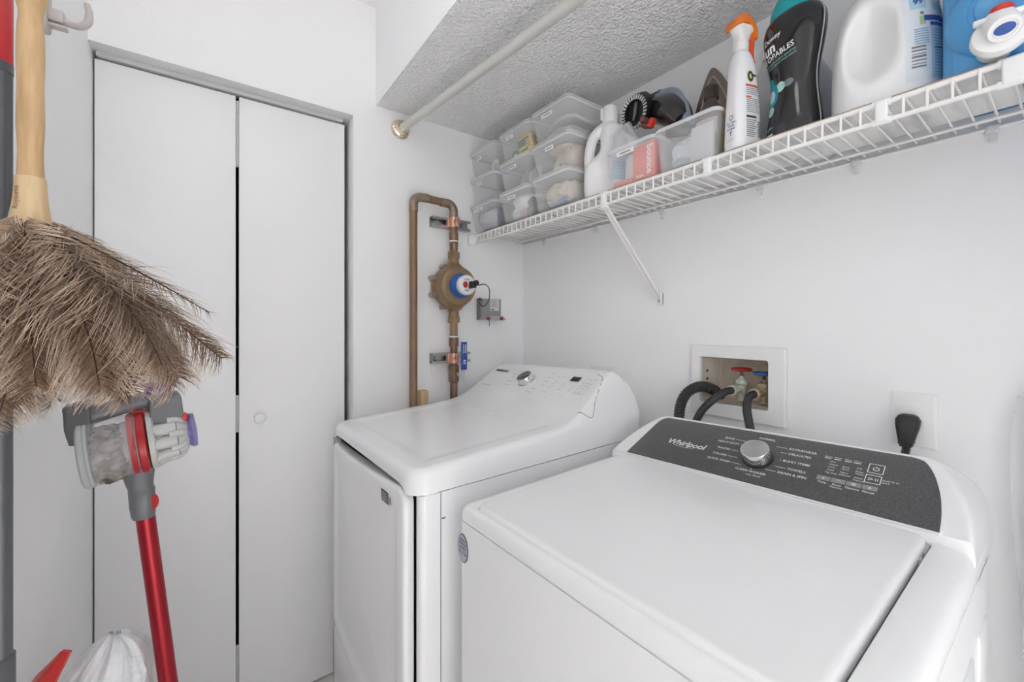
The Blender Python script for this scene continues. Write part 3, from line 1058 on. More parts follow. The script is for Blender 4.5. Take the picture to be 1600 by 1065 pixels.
build(m, 'signal_plug', RUBBER, rg, label='black signal plug')
# signal wire to the transmitter
wire_pts = catmull([(0.190, MC.y + 0.036, MC.z - 0.002), (0.186, -0.332, 1.443), (0.155, -0.292, 1.428), (0.115, -0.268, 1.388), (0.092, -0.276, 1.362), (0.078, -0.290, 1.374), (0.056, -0.276, 1.398), (0.034, -0.252, 1.394), (0.026, -0.249, 1.388)], 10)
m = MB(); m.tube(wire_pts, 0.0019, 8)
solo(m, 'signal_wire', RUBBER, 'thin black wire looping from the brass meter to the grey wall box', 'wire')

# transmitter box
tx = thing('transmitter_box', 'small grey plastic box on the wall right of the brass meter', 'junction box', (0.0, -0.197, 1.305))
GREYPL = mat('grey_plastic', (0.30, 0.30, 0.31), 0.45)
m = MB()
m.boxb((0.0, -0.250, 1.318), (0.030, -0.146, 1.398), 0.004)
build(m, 'housing', GREYPL, tx)
m = MB()
m.loft([[(0.0, -0.252, 1.322), (0.040, -0.252, 1.322), (0.040, -0.142, 1.322), (0.0, -0.142, 1.322)],
        [(0.0, -0.258, 1.304), (0.052, -0.258, 1.304), (0.052, -0.134, 1.304), (0.0, -0.134, 1.304)]])
build(m, 'skirt', mat('grey_plastic_pale', (0.40, 0.40, 0.41), 0.4), tx)
for y in (-0.228, -0.160):
    m = MB()
    m.cyl((0.049, y, 1.311), (0.0545, y, 1.311), 0.008, n=14)
    build(m, 'terminal', mat('terminal_red', (0.30, 0.03, 0.03), 0.4), tx, label='dark red terminal')
m = MB()
m.boxb((0.0298, -0.206, 1.346), (0.0312, -0.160, 1.396), mi=0)
for k in range(5):
    m.boxb((0.0312, -0.200, 1.388 - 0.006 * k), (0.0316, -0.172 + 0.002 * (k % 3), 1.3900 - 0.006 * k), mi=1)
m.boxb((0.0312, -0.202, 1.349), (0.0316, -0.186, 1.353), mi=2)
build(m, 'rating_label', [mat('label_grey', (0.62, 0.62, 0.64), 0.4), PRINT_G, PRINT_K], tx, label='pale rating label with small print')
m = MB(); m.tube([(0.054, -0.226, 1.306), (0.055, -0.226, 1.29), (0.054, -0.2255, 1.278)], 0.0014, 6); build(m, 'loose_wire', mat('wire_dark_red', (0.16, 0.02, 0.02), 0.5), tx, label='short dark red wire end')
m = MB(); m.boxb((0.0, -0.258, 1.306), (0.028, -0.250, 1.400), 0.003); build(m, 'hinge_side', mat('grey_plastic_dark', (0.22, 0.22, 0.23), 0.45), tx)

# strut channels with clamps
def strut(z, label):
    t = thing('strut_channel', label, 'pipe bracket', (0, -0.40, z), group='strut brackets behind the water pipe')
    y0, y1 = -0.482, -0.306
    o = [(0.0, -0.0205), (0.031, -0.0205), (0.031, -0.011), (0.026, -0.011), (0.026, -0.018), (0.003, -0.018), (0.003, 0.018), (0.026, 0.018), (0.026, 0.011), (0.031, 0.011), (0.031, 0.0205), (0.0, 0.0205)]
    m = MB()
    m.prism(o, 0, y1 - y0, frame((0.0005, y1, z), (1, 0, 0), (0, 0, 1), (0, -1, 0)))
    m.cyl((0.003, y0 + 0.030, z), (0.014, y0 + 0.030, z), 0.012, n=14)
    m.cyl((0.003, y1 - 0.022, z), (0.012, y1 - 0.022, z), 0.009, n=14)
    build(m, 'channel', GALV, t)
    m = MB()
    ring0 = [(PX + 0.0178 * cos(a), PYR + 0.0178 * sin(a)) for a in [2 * pi * k / 28 for k in range(28)]]
    m.prism(ring0, z - 0.020, z + 0.020)
    m.boxb((0.024, PYR - 0.024, z - 0.019), (0.045, PYR - 0.014, z + 0.019), 0.002)
    m.boxb((0.024, PYR + 0.014, z - 0.019), (0.045, PYR + 0.024, z + 0.019), 0.002)
    m.boxb((PX + 0.012, PYR - 0.006, z - 0.018), (PX + 0.032, PYR + 0.010, z + 0.018), 0.003)
    m.cyl((PX + 0.026, PYR - 0.013, z), (PX + 0.026, PYR + 0.020, z), 0.006, n=10)
    build(m, 'pipe_clamp', COPPER, t, label='pinkish copper pipe clamp')
    return t
strut(1.7025, 'upper steel strut bracket with copper clamp behind the pipe, above the meter')
strut(1.148, 'lower steel strut bracket with copper clamp behind the blue valve lever')

# ball valve lever
m = MB()
bv = thing('valve_lever', 'blue valve lever with white print standing up the water pipe below the meter', 'valve', (0.10, -0.405, 1.075))
m.cyl((PX + 0.012, PYR + 0.004, 1.086), (0.106, PYR + 0.004, 1.086), 0.009, n=14)
m.cyl((0.094, PYR + 0.004, 1.086), (0.113, PYR + 0.004, 1.086), 0.0135, n=6)
m.box((0.108, PYR + 0.005, 1.086), (0.004, 0.024, 0.050), 0.002)
build(m, 'stem', STEEL, bv)
m = MB()
m.box((0.113, PYR + 0.012, 1.160), (0.009, 0.026, 0.112), 0.004, 3)
lv = build(m, 'lever', mat('lever_blue', (0.015, 0.06, 0.30), 0.35), bv)
m = MB()
MT = frame((0.1179, PYR + 0.012, 1.160), (0, 0, -1), (0, 1, 0), (1, 0, 0))
# worn print: two rows of small marks and two larger ones
for x0, y0, hw, hh, n in ((-0.028, 0.0045, 0.018, 0.0028, 5), (-0.028, -0.0045, 0.018, 0.0022, 8), (0.024, 0.0, 0.010, 0.0055, 2)):
    for k in range(n):
        x = x0 - hw + 2 * hw * (k + 0.5) / n
        m.merge(rect_mb(x - hw / n * 0.7, y0 - hh, x - hw / n * 0.25, y0 + hh), MT)
        m.merge(rect_mb(x - hw / n * 0.25, y0 + hh * 0.5, x + hw / n * 0.6, y0 + hh), MT)
        m.merge(rect_mb(x + hw / n * 0.15, y0 - hh, x + hw / n * 0.6, y0 + hh * 0.1), MT)
build(m, 'lever_print', PRINT_W, lv, fixn=False)

m = MB(); m.box((0.021, -0.520, 0.512), (0.040, 0.034, 1.024), 0.004)
solo(m, 'wood_stud', mat('raw_pine', (0.62, 0.47, 0.27), 0.6, noise2=(14, (0.52, 0.37, 0.20), 0.4, 0.6), streak=(6, 6, 0.6)), 'short end of raw pine wood poking up beside the brown pipe behind the dryer', 'wood')

# ================================================================== laundry box with valves and hoses
lb = thing('laundry_box', 'white recessed wall box holding the red and blue hose valves', 'wall box', (0.985, 0, 1.02))
m = MB()
o0, i0 = rrect(0.860, 1.119, 1.019, 1.226, 0.004, 4), rrect(BX0, BX1, BZ0, BZ1, 0.006, 4)
MXZ = lambda p, y: (p[0], y, p[1])
m.loft([[MXZ(p, -0.0005) for p in o0], [MXZ(p, -0.010) for p in o0], [MXZ(p, -0.013) for p in inset(o0, 0.003)], [MXZ(p, -0.013) for p in inset(i0, -0.001)], [MXZ(p, -0.011) for p in i0], [MXZ(p, 0.004) for p in i0]], False, False)
build(m, 'frame', mat('box_frame_white', (0.82, 0.82, 0.81), 0.35), lb, label='white surround frame')
m = MB()
i1 = rrect(BX0 + 0.0015, BX1 - 0.0015, BZ0 + 0.0015, BZ1 - 0.0015, 0.005, 4); i2 = rrect(BX0 + 0.008, BX1 - 0.008, BZ0 + 0.004, BZ1 - 0.005, 0.010, 4)
m.loft([[MXZ(p, 0.0) for p in i1], [MXZ(p, 0.088) for p in i2], [MXZ(p, 0.094) for p in inset(i2, 0.006)]], False, True)
m.cyl((0.905, 0.05, 1.0605), (0.905, 0.05, 1.066), 0.022, n=20)
build(m, 'recess', BOXTAN, lb, label='tan stained inside of the box')
for z in (1.146, 1.122):
    m = MB()
    m.cyl((BX0 + 0.0025, 0.022, z), (BX0 + 0.0062, 0.022, z), 0.0035, n=10)
    build(m, 'screw_hole', RUBBER, lb)

def hose_valve(x, y, zt, body, wheel, label, hdx):
    t = thing('hose_valve', label, 'valve', (x, y, BZ0), group=None)
    m = MB()
    zb = BZ0 + 0.006
    k = zt - zb
    M_ = Matrix.Translation((x, y, 0))
    m.lathe([(0.013, zb), (0.013, zb + 0.006), (0.0105, zb + 0.008), (0.0105, zb + 0.26 * k), (0.0135, zb + 0.30 * k), (0.0145, zb + 0.42 * k), (0.0120, zb + 0.50 * k), (0.0165, zb + 0.54 * k), (0.0165, zb + 0.66 * k), (0.013, zb + 0.69 * k), (0.008, zb + 0.72 * k), (0.006, zb + 0.80 * k)], M_, 20)
    m.cyl((x, y, zb + 0.38 * k), (x + hdx, y - 0.034, zb + 0.36 * k), 0.0105, n=18)
    m.prism([(0.0165 * cos(2 * pi * q / 8), 0.0165 * sin(2 * pi * q / 8)) for q in range(8)], -0.010, 0.008, frame((x + hdx, y - 0.036, zb + 0.36 * k), (1, 0, 0), (0, 0, 1), (hdx * 10, -1, 0)), bev=0.002)
    m = fuse(m, 0.0016, 2)
    build(m, 'valve_body', body, t)
    m = MB(); m.cyl((x, y, zb + 0.70 * k), (x, y, zt - 0.002), 0.0042, n=12); build(m, 'stem', BRONZE2, t)
    m = MB()
    ring = [(x + (0.0235 + 0.0022 * cos(6 * a)) * cos(a), y + (0.0235 + 0.0022 * cos(6 * a)) * sin(a), zt) for a in [2 * pi * q / 48 for q in range(48)]]
    m.tube(ring, 0.0042, 8, closed=True)
    for q in range(4):
        a = pi / 4 + pi / 2 * q
        m.tube([(x, y, zt), (x + 0.022 * cos(a), y + 0.022 * sin(a), zt)], 0.0035, 8)
    m.cyl((x, y, zt - 0.006), (x, y, zt + 0.004), 0.007, n=14)
    build(m, 'handwheel', wheel, t)
    return t
VY = 0.045
hose_valve(0.984, VY, 1.156, mat('verdigris_brass', (0.55, 0.58, 0.50), 0.45, 0.15, noise2=(60, (0.45, 0.36, 0.24), 0.5, 0.7)), mat('red_wheel_enamel', (0.42, 0.02, 0.02), 0.35), 'pale hose valve with a red handwheel in the wall box', -0.008)
hose_valve(1.045, VY, 1.150, mat('worn_brass', (0.50, 0.40, 0.26), 0.4, 0.5, noise2=(60, (0.55, 0.50, 0.40), 0.5, 0.7)), mat('blue_wheel_enamel', (0.02, 0.13, 0.42), 0.35), 'brass hose valve with a blue handwheel in the wall box', -0.008)

HOSE = mat('hose_rubber', (0.035, 0.035, 0.038), 0.5)
m = MB(); m.tube(catmull([(0.976, 0.004, 1.098), (0.968, -0.020, 1.094), (0.945, -0.045, 1.070), (0.918, -0.062, 1.030), (0.895, -0.072, 0.96), (0.890, -0.075, 0.86)], 8), 0.0105, 14)
solo(m, 'fill_hose', HOSE, 'black hose running from the red wheeled valve down behind the washer', 'hose', 'fill hoses of the washing machine')
m = MB(); m.tube(catmull([(1.037, 0.004, 1.096), (1.034, -0.022, 1.088), (1.040, -0.046, 1.060), (1.058, -0.066, 1.010), (1.070, -0.075, 0.94), (1.072, -0.076, 0.85)], 8), 0.0105, 14)
solo(m, 'fill_hose', HOSE, 'black hose running from the blue wheeled valve down behind the washer', 'hose', 'fill hoses of the washing machine')
m = MB()
dp = catmull([(0.918, 0.050, 1.070), (0.917, 0.020, 1.088), (0.910, -0.018, 1.102), (0.893, -0.042, 1.100), (0.872, -0.060, 1.078), (0.860, -0.070, 1.040), (0.857, -0.072, 0.98), (0.857, -0.074, 0.86)], 22)
m.tube(dp, [0.0145 + (0.0012 if (i % 4) < 2 else -0.0006) for i in range(len(dp))], 16)
solo(m, 'drain_hose', HOSE, 'ribbed black drain hose arching out of the left of the wall box', 'hose')

# ================================================================== wall plates and plug
wp = thing('outlet_plate', 'white wall outlet plate with a black plug in it', 'outlet', (1.358, 0, 1.028))
m = MB()
o0 = rrect(1.322, 1.3945, 1.028, 1.1428, 0.003, 3)
m.loft([[MXZ(p, -0.0003) for p in o0], [MXZ(p, -0.003) for p in o0], [MXZ(p, -0.0062) for p in rrect(1.327, 1.3895, 1.033, 1.1378, 0.002, 3)]])
build(m, 'plate', WPL, wp)
m = MB()
for z in (1.1145,):
    m.lathe([(0.0035, -0.002), (0.0035, 0.0006), (0.002, 0.0012)], frame((1.358, -0.0062, z), (1, 0, 0), (0, 0, 1), (0, -1, 0)), 14)
build(m, 'screw', WPL, wp)
m = MB()
for z in (1.078,):
    m.prism(sellipse(0.0170, 0.0150, 3.5, 32), -0.001, 0.0015, frame((1.356, -0.0062, z), (1, 0, 0), (0, 0, 1), (0, -1, 0)))
build(m, 'socket_face', WPL2, wp)
pc = thing('power_cord', 'black washer plug and cord hanging from the wall outlet', 'plug', (1.352, -0.01, 0.9))
m = MB()
rings = []
for z, hw, y0, y1 in ((1.098, 0.010, -0.010, -0.026), (1.095, 0.0155, -0.008, -0.031), (1.087, 0.0195, -0.008, -0.036), (1.075, 0.0185, -0.010, -0.042), (1.060, 0.0155, -0.018, -0.046), (1.048, 0.0130, -0.024, -0.048), (1.044, 0.0125, -0.026, -0.048)):
    rings.append([(1.353 + a, (y0 + y1) / 2 + b, z) for a, b in sellipse(hw, abs(y1 - y0) / 2, 4, 28)])
m.loft(rings)
m.boxb((1.3415, -0.049, 1.039), (1.3645, -0.024, 1.046), 0.002); m.boxb((1.3435, -0.048, 1.034), (1.3625, -0.026, 1.040), 0.002)
m.boxb((1.348, -0.012, 1.076), (1.3495, -0.004, 1.084)); m.boxb((1.3565, -0.012, 1.076), (1.358, -0.004, 1.084))
build(m, 'plug', RUBBER, pc)
cpts = [Vector(p) for p in catmull([(1.353, -0.037, 1.036), (1.352, -0.042, 1.020), (1.344, -0.052, 0.996), (1.328, -0.066, 0.972), (1.315, -0.074, 0.94), (1.310, -0.076, 0.86)], 6)]
for k, dx in enumerate((-0.0042, 0.0, 0.0042)):
    m = MB(); m.tube([p + Vector((dx, -abs(dx) * 0.3, 0)) for p in cpts], 0.0026, 8)
    build(m, 'cord', RUBBER, pc)

w2 = thing('blank_wall_plate', 'white blank wall plate partly hidden behind the dryer console', 'wall plate', (0.49, 0, 1.015))
m = MB()
o0 = rrect(0.436, 0.5535, 1.015, 1.1295, 0.003, 3)
m.loft([[MXZ(p, -0.0003) for p in o0], [MXZ(p, -0.003) for p in o0], [MXZ(p, -0.0062) for p in rrect(0.441, 0.5485, 1.020, 1.1245, 0.002, 3)]])
build(m, 'plate', WPL, w2)
for x in (0.472, 0.518):
    for z in (1.040, 1.105):
        m = MB().lathe([(0.0035, -0.002), (0.0035, 0.0006), (0.002, 0.0012)], frame((x, -0.0062, z), (1, 0, 0), (0, 0, 1), (0, -1, 0)), 12)
        build(m, 'screw', WPL, w2)

# ================================================================== wire shelf
SX0, SX1 = 0.004, 1.96
ZD = 1.6715
YFR = -0.266
sh = thing('wire_shelf', 'white coated wire shelf running along the wall above the machines', 'shelf', (0.98, -0.13, 1.63))
m = MB()
m.tube([(SX0, YFR, ZD), (SX1, YFR, ZD)], 0.0048, 10)
m.tube([(SX0, YFR - 0.001, 1.640), (SX1, YFR - 0.001, 1.640)], 0.0042, 10)
front_m = m
m = MB()
x = SX0 + 0.020
while x < SX1:
    m.tube([(x, -0.006, ZD - 0.003), (x, YFR - 0.002, ZD + 0.001)], 0.0021, 6)
    x += 0.0285
m.tube([(SX0, -0.200, ZD - 0.0055), (SX1, -0.200, ZD - 0.0055)], 0.0032, 8)
m.tube([(SX0, -0.050, ZD - 0.0075), (SX1, -0.050, ZD - 0.0075)], 0.0032, 8)
build(m, 'wire_deck', WIREW, sh)
m = front_m
x = SX0 + 0.020
while x < SX1:
    m.tube([(x, YFR - 0.0035, ZD + 0.002), (x, YFR - 0.0042, 1.640)], 0.0021, 6)
    x += 0.0285
build(m, 'front_lip', WIREW, sh)
m = MB(); m.tube([(SX0, -0.006, 1.6605), (SX1, -0.006, 1.6605)], 0.0040, 8); build(m, 'back_rail', WIREW, sh)
for x in (0.738, 1.053, 1.364, 1.517):
    m = MB()
    big = x > 1.5
    wv = 0.018 if big else 0.0085
    m.boxb((x - wv, YFR - 0.0085, 1.637), (x + wv, YFR + 0.004, 1.675), 0.003, 3)
    m.tube([(x - wv - 0.004, YFR, ZD), (x + wv + 0.004, YFR, ZD)], 0.0068, 12)
    m.tube([(x - wv - 0.004, YFR - 0.001, 1.640), (x + wv + 0.004, YFR - 0.001, 1.640)], 0.0062, 12)
    build(m, 'rail_sleeve', WPL, sh)
for x in (0.163, 0.470, 0.755, 1.055, 1.262, 1.468, 1.77):
    m = MB()
    m.boxb((x - 0.009, -0.012, 1.651), (x + 0.009, -0.0005, 1.6665), 0.003)
    m.boxb((x - 0.004, -0.010, 1.634), (x + 0.006, -0.0005, 1.655), 0.002)
    build(m, 'wall_clip', mat('clip_clear', (0.86, 0.86, 0.86), 0.3, clear=0.3), sh)
m = MB(); m.boxb((0.0005, -0.303, 1.632), (0.012, -0.262, 1.678), 0.003); m.boxb((0.0005, -0.300, 1.625), (0.006, -0.285, 1.634), 0.001)
build(m, 'end_bracket', WPL, sh)
m = MB()
a, b = Vector((0.738, -0.262, 1.634)), Vector((0.744, -0.006, 1.374))
d = (b - a).normalized()
sx = Vector((1, 0, 0)); sx = (sx - d * sx.dot(d)).normalized(); sn = d.cross(sx)
L = (b - a).length
MBr = frame(a, sx, sn, d)
m.prism([(-0.008, -0.004), (0.008, -0.004), (0.008, 0.004), (0.0065, 0.004), (0.0065, -0.0025), (-0.0065, -0.0025), (-0.0065, 0.004), (-0.008, 0.004)], 0, L, MBr)
m.prism(rrect(0.733, 0.756, 1.350, 1.392, 0.003, 3), 0.0, 0.003, frame((0, -0.0035, 0), (1, 0, 0), (0, 0, 1), (0, 1, 0)))
m.boxb((0.754, -0.016, 1.352), (0.756, -0.0005, 1.390))
m.boxb((0.728, YFR - 0.009, 1.628), (0.748, YFR + 0.010, 1.648), 0.003)
br = build(m, 'diagonal_brace', WIREW, sh, label='white diagonal brace screwed to the wall')
m = MB(); m.lathe([(0.005, 0), (0.005, 0.0015), (0.003, 0.003)], frame((0.7445, -0.0035, 1.364), (1, 0, 0), (0, 0, 1), (0, -1, 0)), 14); build(m, 'screw', GALV, br)

# card liner on the shelf
m = MB()
random.seed(5)
pf = []
n = 90
for i in range(n + 1):
    x = 0.022 + (1.512 - 0.022) * i / n
    pf.append((x, -0.2645 + 0.0022 * noise.noise(Vector((x * 9, 0, 0))) - 0.001 * noise.noise(Vector((x * 40, 3, 0)))))
o = pf + [(1.512, -0.056), (0.022, -0.056)]
m.prism(o, ZD + 0.0048, ZD + 0.0078)
for i, f in enumerate(m.f):
    if len(f) == 4:
        m.m[i] = 1
solo(m, 'shelf_liner', [mat('liner_card', (0.74, 0.74, 0.73), 0.7, noise2=(30, (0.55, 0.55, 0.55), 0.45, 0.62), streak=(1, 0.15, 1)), mat('liner_edge', (0.36, 0.28, 0.22), 0.8)], 'thin white card liner with a brown edge lying on the wire shelf', 'shelf liner')
ZI = ZD + 0.0082      # things stand here

# closet rod
rod = thing('closet_rod', 'long pale metal closet rod under the textured ceiling with a brass flange', 'closet rod', (0, -0.606, 2.0))
RB = Vector((0.0, -0.606, 2.044)); RD = (Vector((0.886, -0.530, 2.030)) - RB).normalized()
m = MB(); m.tube([RB + RD * 0.006, RB + RD * 1.95], 0.0152, 28)
build(m, 'rod', mat('satin_nickel_paint', (0.64, 0.64, 0.60), 0.35, 0.35), rod)
BRASS = mat('polished_brass', (0.80, 0.72, 0.55), 0.16, 1.0)
MFl = Matrix.Translation(RB) @ Matrix.Rotation(pi / 2, 4, 'Y')
m = MB(); m.lathe([(0.036, 0.0005), (0.0365, 0.004), (0.033, 0.007), (0.031, 0.010), (0.0335, 0.013), (0.032, 0.017), (0.026, 0.020), (0.024, 0.026), (0.0245, 0.033), (0.0225, 0.036), (0.0195, 0.036)], MFl, 40)
fl = build(m, 'flange', BRASS, rod, label='brass wall flange')
for a in (0.6, 2.7, 4.8):
    m = MB()
    m.cyl(MFl @ Vector((0.0275 * cos(a), 0.0275 * sin(a), 0.014)), MFl @ Vector((0.0275 * cos(a), 0.0275 * sin(a), 0.0215)), 0.0035, n=10)
    build(m, 'screw', BRASS, fl)
# hidden far support so that the rod rests on something real
m = MB(); m.boxb((1.93, -0.60, 1.98), (1.96, -0.42, ZS + 0.005), 0.004); build(m, 'hanger', WPL, rod)

# ================================================================== storage bins
BINM = mat('clear_bin_plastic', (0.94, 0.95, 0.96), 0.22, clear=0.84)
LIDM = mat('frosted_lid_plastic', (0.82, 0.83, 0.84), 0.35, clear=0.66)
RIMM = mat('frosted_rim_plastic', (0.84, 0.85, 0.86), 0.3, clear=0.50)
LABELM = mat('paper_label', (0.86, 0.86, 0.85), 0.6)

def bin_mesh(w, d, h, w0, d0, r=0.018):
    tub, rim = MB(), MB()
    def rr(f, z, ins=0.0):
        a, b = lerp(w0, w, f) / 2 - ins, lerp(d0, d, f) / 2 - ins
        return [(x, y, z) for x, y in rrect(-a, a, -b, b, r, 6)]
    tub.loft([rr(0, 0, 0.006), rr(0, 0.003, 0.001), rr(0.05, 0.010), rr(0.8, h - 0.012), rr(0.82, h - 0.010, -0.002), rr(0.86, h - 0.002, -0.002), rr(0.86, h - 0.002, 0.0005), rr(0.8, h - 0.012, 0.0015), rr(0.05, 0.012, 0.0015), rr(0, 0.005, 0.004)], True, True)
    rim.loft([rr(0.86, h - 0.010, -0.0015), rr(1.0, h - 0.010, 0), rr(1.0, h - 0.004, 0), rr(0.98, h, 0.001), rr(0.86, h, 0.0), rr(0.86, h - 0.010, -0.0015)], False, False)
    return tub, rim

def storage_bin(loc, label, w=0.192, d=0.290, h=0.105, w0=0.166, d0=0.258, lid=True, lab=(-0.052, 0.078, 0.036), group='clear storage bins on the wire shelf', name='storage_bin'):
    t = thing(name, label, 'storage bin', loc, group=group)
    tub, rim = bin_mesh(w, d, h, w0, d0)
    build(tub, 'tub', BINM, t, world=False)
    build(rim, 'rim', RIMM, t, world=False)
    if lid:
        m = MB()
        a, b = w / 2, d / 2
        rings = []
        for ins_, z in ((0.0005, h - 0.0025), (-0.0015, h - 0.002), (-0.0015, h + 0.004), (0.0, h + 0.0065), (0.009, h + 0.0065), (0.011, h + 0.0035), (0.014, h + 0.003)):
            rings.append([(x, y, z) for x, y in rrect(-a + ins_, a - ins_, -b + ins_, b - ins_, 0.018, 6)])
        m.loft(rings, True, True)
        build(m, 'lid', LIDM, t, world=False)
    if lab:
        x, z, lw = lab
        yf = -lerp(d0, d, z / h * 0.85) / 2
        m = MB()
        sl = math.atan2((d - d0) / 2 * 0.85, h)
        ML = Matrix.Translation((x, yf - 0.0012, z)) @ Matrix.Rotation(pi / 2 + sl, 4, 'X')
        m.merge(MB().box((0, 0, 0), (lw, 0.012, 0.0012), 0.0), ML, 0)
        random.seed(int(abs(x * 9999) + z * 1000 + loc[0] * 777))
        q = -lw * 0.32
        while q < lw * 0.30:
            ww = random.uniform(0.0016, 0.0034)
            m.merge(rect_mb(q, -0.0018, q + ww, 0.0018, 0.0009), ML, 1)
            q += ww + 0.0012
        build(m, 'paper_label', [LABELM, PRINT_K], t, world=False, fixn=False)
    return t

BY = -0.1525
PIT = 0.1135
CX = (0.1020, 0.3215, 0.5220)
names = [['lowest clear bin of the left stack on the shelf, greyish cloth inside', 'middle clear bin of the left stack, a white curved sheet inside', 'top clear bin of the left stack under the ceiling, a white roll inside'],
         ['lowest clear bin of the middle stack, white plastic bags inside', 'middle clear bin of the middle stack, grey green packets inside', 'top clear bin of the middle stack, a yellow sponge pack inside'],
         ['lowest clear bin of the right stack, cream cloths inside', 'middle clear bin of the right stack, a cream packet inside', 'top clear bin of the right stack, grey cloth inside, nearest the textured ceiling']]
labs = [[(-0.030, 0.086, 0.070), (-0.022, 0.080, 0.034), (-0.026, 0.074, 0.032)], [(-0.012, 0.082, 0.046), (-0.005, 0.080, 0.040), (-0.025, 0.083, 0.040)], [None, (0.0, 0.080, 0.040), (-0.012, 0.083, 0.054)]]
for c in range(3):
    for k in range(3):
        storage_bin((CX[c], BY, ZI + PIT * k), names[c][k], lab=labs[c][k], group='clear lidded bins in three stacks on the shelf')

def cloth(mb_args, name, m_, label, cat, group=None, **k):
    mm = crumple(*mb_args, **k)
    return solo(mm, name, m_, label, cat, group, sharp=60)

def inb(c, k, dx, dy, z):      # a place inside bin k of stack c
    return (CX[c] + dx, BY + dy, ZI + PIT * k + 0.005 + z)

LILAC = mat('lilac_cloth', (0.48, 0.48, 0.54), 0.8, bump=(300, 0.001))
GREYC = mat('grey_cloth', (0.42, 0.42, 0.42), 0.85, bump=(300, 0.001))
PALEC = mat('pale_grey_cloth', (0.60, 0.60, 0.60), 0.85, bump=(260, 0.001))
CREAM = mat('cream_cloth', (0.72, 0.66, 0.58), 0.85, bump=(260, 0.0015), noise2=(12, (0.60, 0.52, 0.44), 0.45, 0.7))
WFILM = mat('white_plastic_film', (0.80, 0.80, 0.80), 0.3)
PINK = mat('pink_card', (0.62, 0.42, 0.46), 0.6)
NAVY = mat('navy_plastic', (0.06, 0.07, 0.13), 0.5)
# left stack
cloth((inb(0, 0, -0.01, -0.02, 0.046), (0.145, 0.225, 0.094), 3), 'folded_cloth', LILAC, 'lilac grey cloth folded inside the lowest bin of the left stack', 'cloth', amp=0.12)
m = MB(); m.box(inb(0, 0, 0.066, -0.075, 0.040), (0.018, 0.06, 0.076), 0.004); solo(m, 'dark_pouch', NAVY, 'dark navy pouch standing at the right inside the lowest bin of the left stack', 'pouch')
m = MB()
o = inb(0, 1, -0.005, -0.095, 0.0)
rings = []
for k in range(15):
    a = -0.062 + 0.124 * k / 14
    z = o[2] + 0.010 + 0.024 * ((k - 4) / 10) ** 2
    rings.append([(o[0] + a, o[1] + 0.16, z + 0.010), (o[0] + a, o[1], z), (o[0] + a, o[1], z + 0.0022), (o[0] + a, o[1] + 0.16, z + 0.0122)])
m.loft(rings); solo(m, 'curved_sheet', WFILM, 'white curved plastic sheet inside the middle bin of the left stack', 'sheet')
m = MB(); m.box(inb(0, 1, 0.0, 0.092, 0.040), (0.12, 0.05, 0.075), 0.008); solo(m, 'grey_pad', GREYC, 'grey pad inside the middle bin of the left stack', 'pad')
m = MB(); p = inb(0, 2, 0.046, -0.055, 0.026); m.lathe([(0.0115, 0), (0.026, 0.0), (0.026, 0.05), (0.0115, 0.05), (0.0115, 0.0)], Matrix.Translation(p) @ Matrix.Rotation(pi / 2, 4, 'X'), 28, cap0=False, cap1=False)
solo(m, 'paper_roll', mat('cream_roll', (0.72, 0.67, 0.58), 0.7), 'small cream roll lying in the top bin of the left stack', 'roll')
m = MB()
for k in range(3):
    p = Vector(inb(0, 2, -0.030 + 0.011 * k, -0.088, 0.016 + 0.003 * k)); m.tube([p, p + Vector((0.012, 0.07, 0.002))], 0.0065, 10)
solo(m, 'brush_set', mat('tan_handles', (0.45, 0.34, 0.26), 0.6), 'bundle of tan handles in the top bin of the left stack', 'brush')
cloth((inb(0, 2, 0.005, -0.06, 0.016), (0.055, 0.06, 0.03), 9), 'dark_cloth', mat('slate_cloth', (0.14, 0.17, 0.18), 0.8), 'dark slate cloth lump in the top bin of the left stack', 'cloth')
# middle stack
cloth((inb(1, 0, -0.002, -0.030, 0.058), (0.145, 0.18, 0.090), 14), 'plastic_bag', WFILM, 'white plastic bag crumpled in the lowest bin of the middle stack', 'plastic bag', amp=0.35)
cloth((inb(1, 0, -0.030, -0.085, 0.024), (0.06, 0.05, 0.05), 15), 'plastic_bag', PALEC, 'pale grey bag at the front left of the lowest bin of the middle stack', 'plastic bag', amp=0.3)
m = MB(); m.box(inb(1, 0, 0.020, -0.098, 0.026), (0.022, 0.008, 0.044), 0.002, 2, Matrix.Rotation(0.15, 4, 'Y')); solo(m, 'pink_card', PINK, 'pink card in the lowest bin of the middle stack', 'card')
cloth((inb(1, 0, 0.055, -0.06, 0.040), (0.04, 0.10, 0.07), 17), 'dark_net', mat('charcoal_net', (0.18, 0.18, 0.20), 0.6), 'charcoal netting at the right of the lowest bin of the middle stack', 'net', amp=0.4)
m = MB(); m.box(inb(1, 1, -0.012, -0.060, 0.044), (0.085, 0.012, 0.082), 0.002, 2, Matrix.Rotation(-0.22, 4, 'X')); solo(m, 'envelope_pack', mat('grey_green_card', (0.38, 0.42, 0.39), 0.6), 'grey green envelope pack standing in the middle bin of the middle stack', 'packet')
m = MB(); m.box(inb(1, 1, 0.034, -0.070, 0.040), (0.050, 0.006, 0.074), 0.002, 2, Matrix.Rotation(-0.3, 4, 'X') @ Matrix.Rotation(-0.35, 4, 'Y')); solo(m, 'paper_packet', PALEC, 'pale paper packet leaning in the middle bin of the middle stack', 'packet')
m = MB(); m.box(inb(1, 1, 0.055, 0.0, 0.040), (0.04, 0.13, 0.076), 0.006); solo(m, 'grey_pad', GREYC, 'grey pad at the right of the middle bin of the middle stack', 'pad')
YEL = mat('yellow_pack', (0.72, 0.50, 0.05), 0.4)
GRN = mat('green_pack', (0.03, 0.22, 0.10), 0.5)
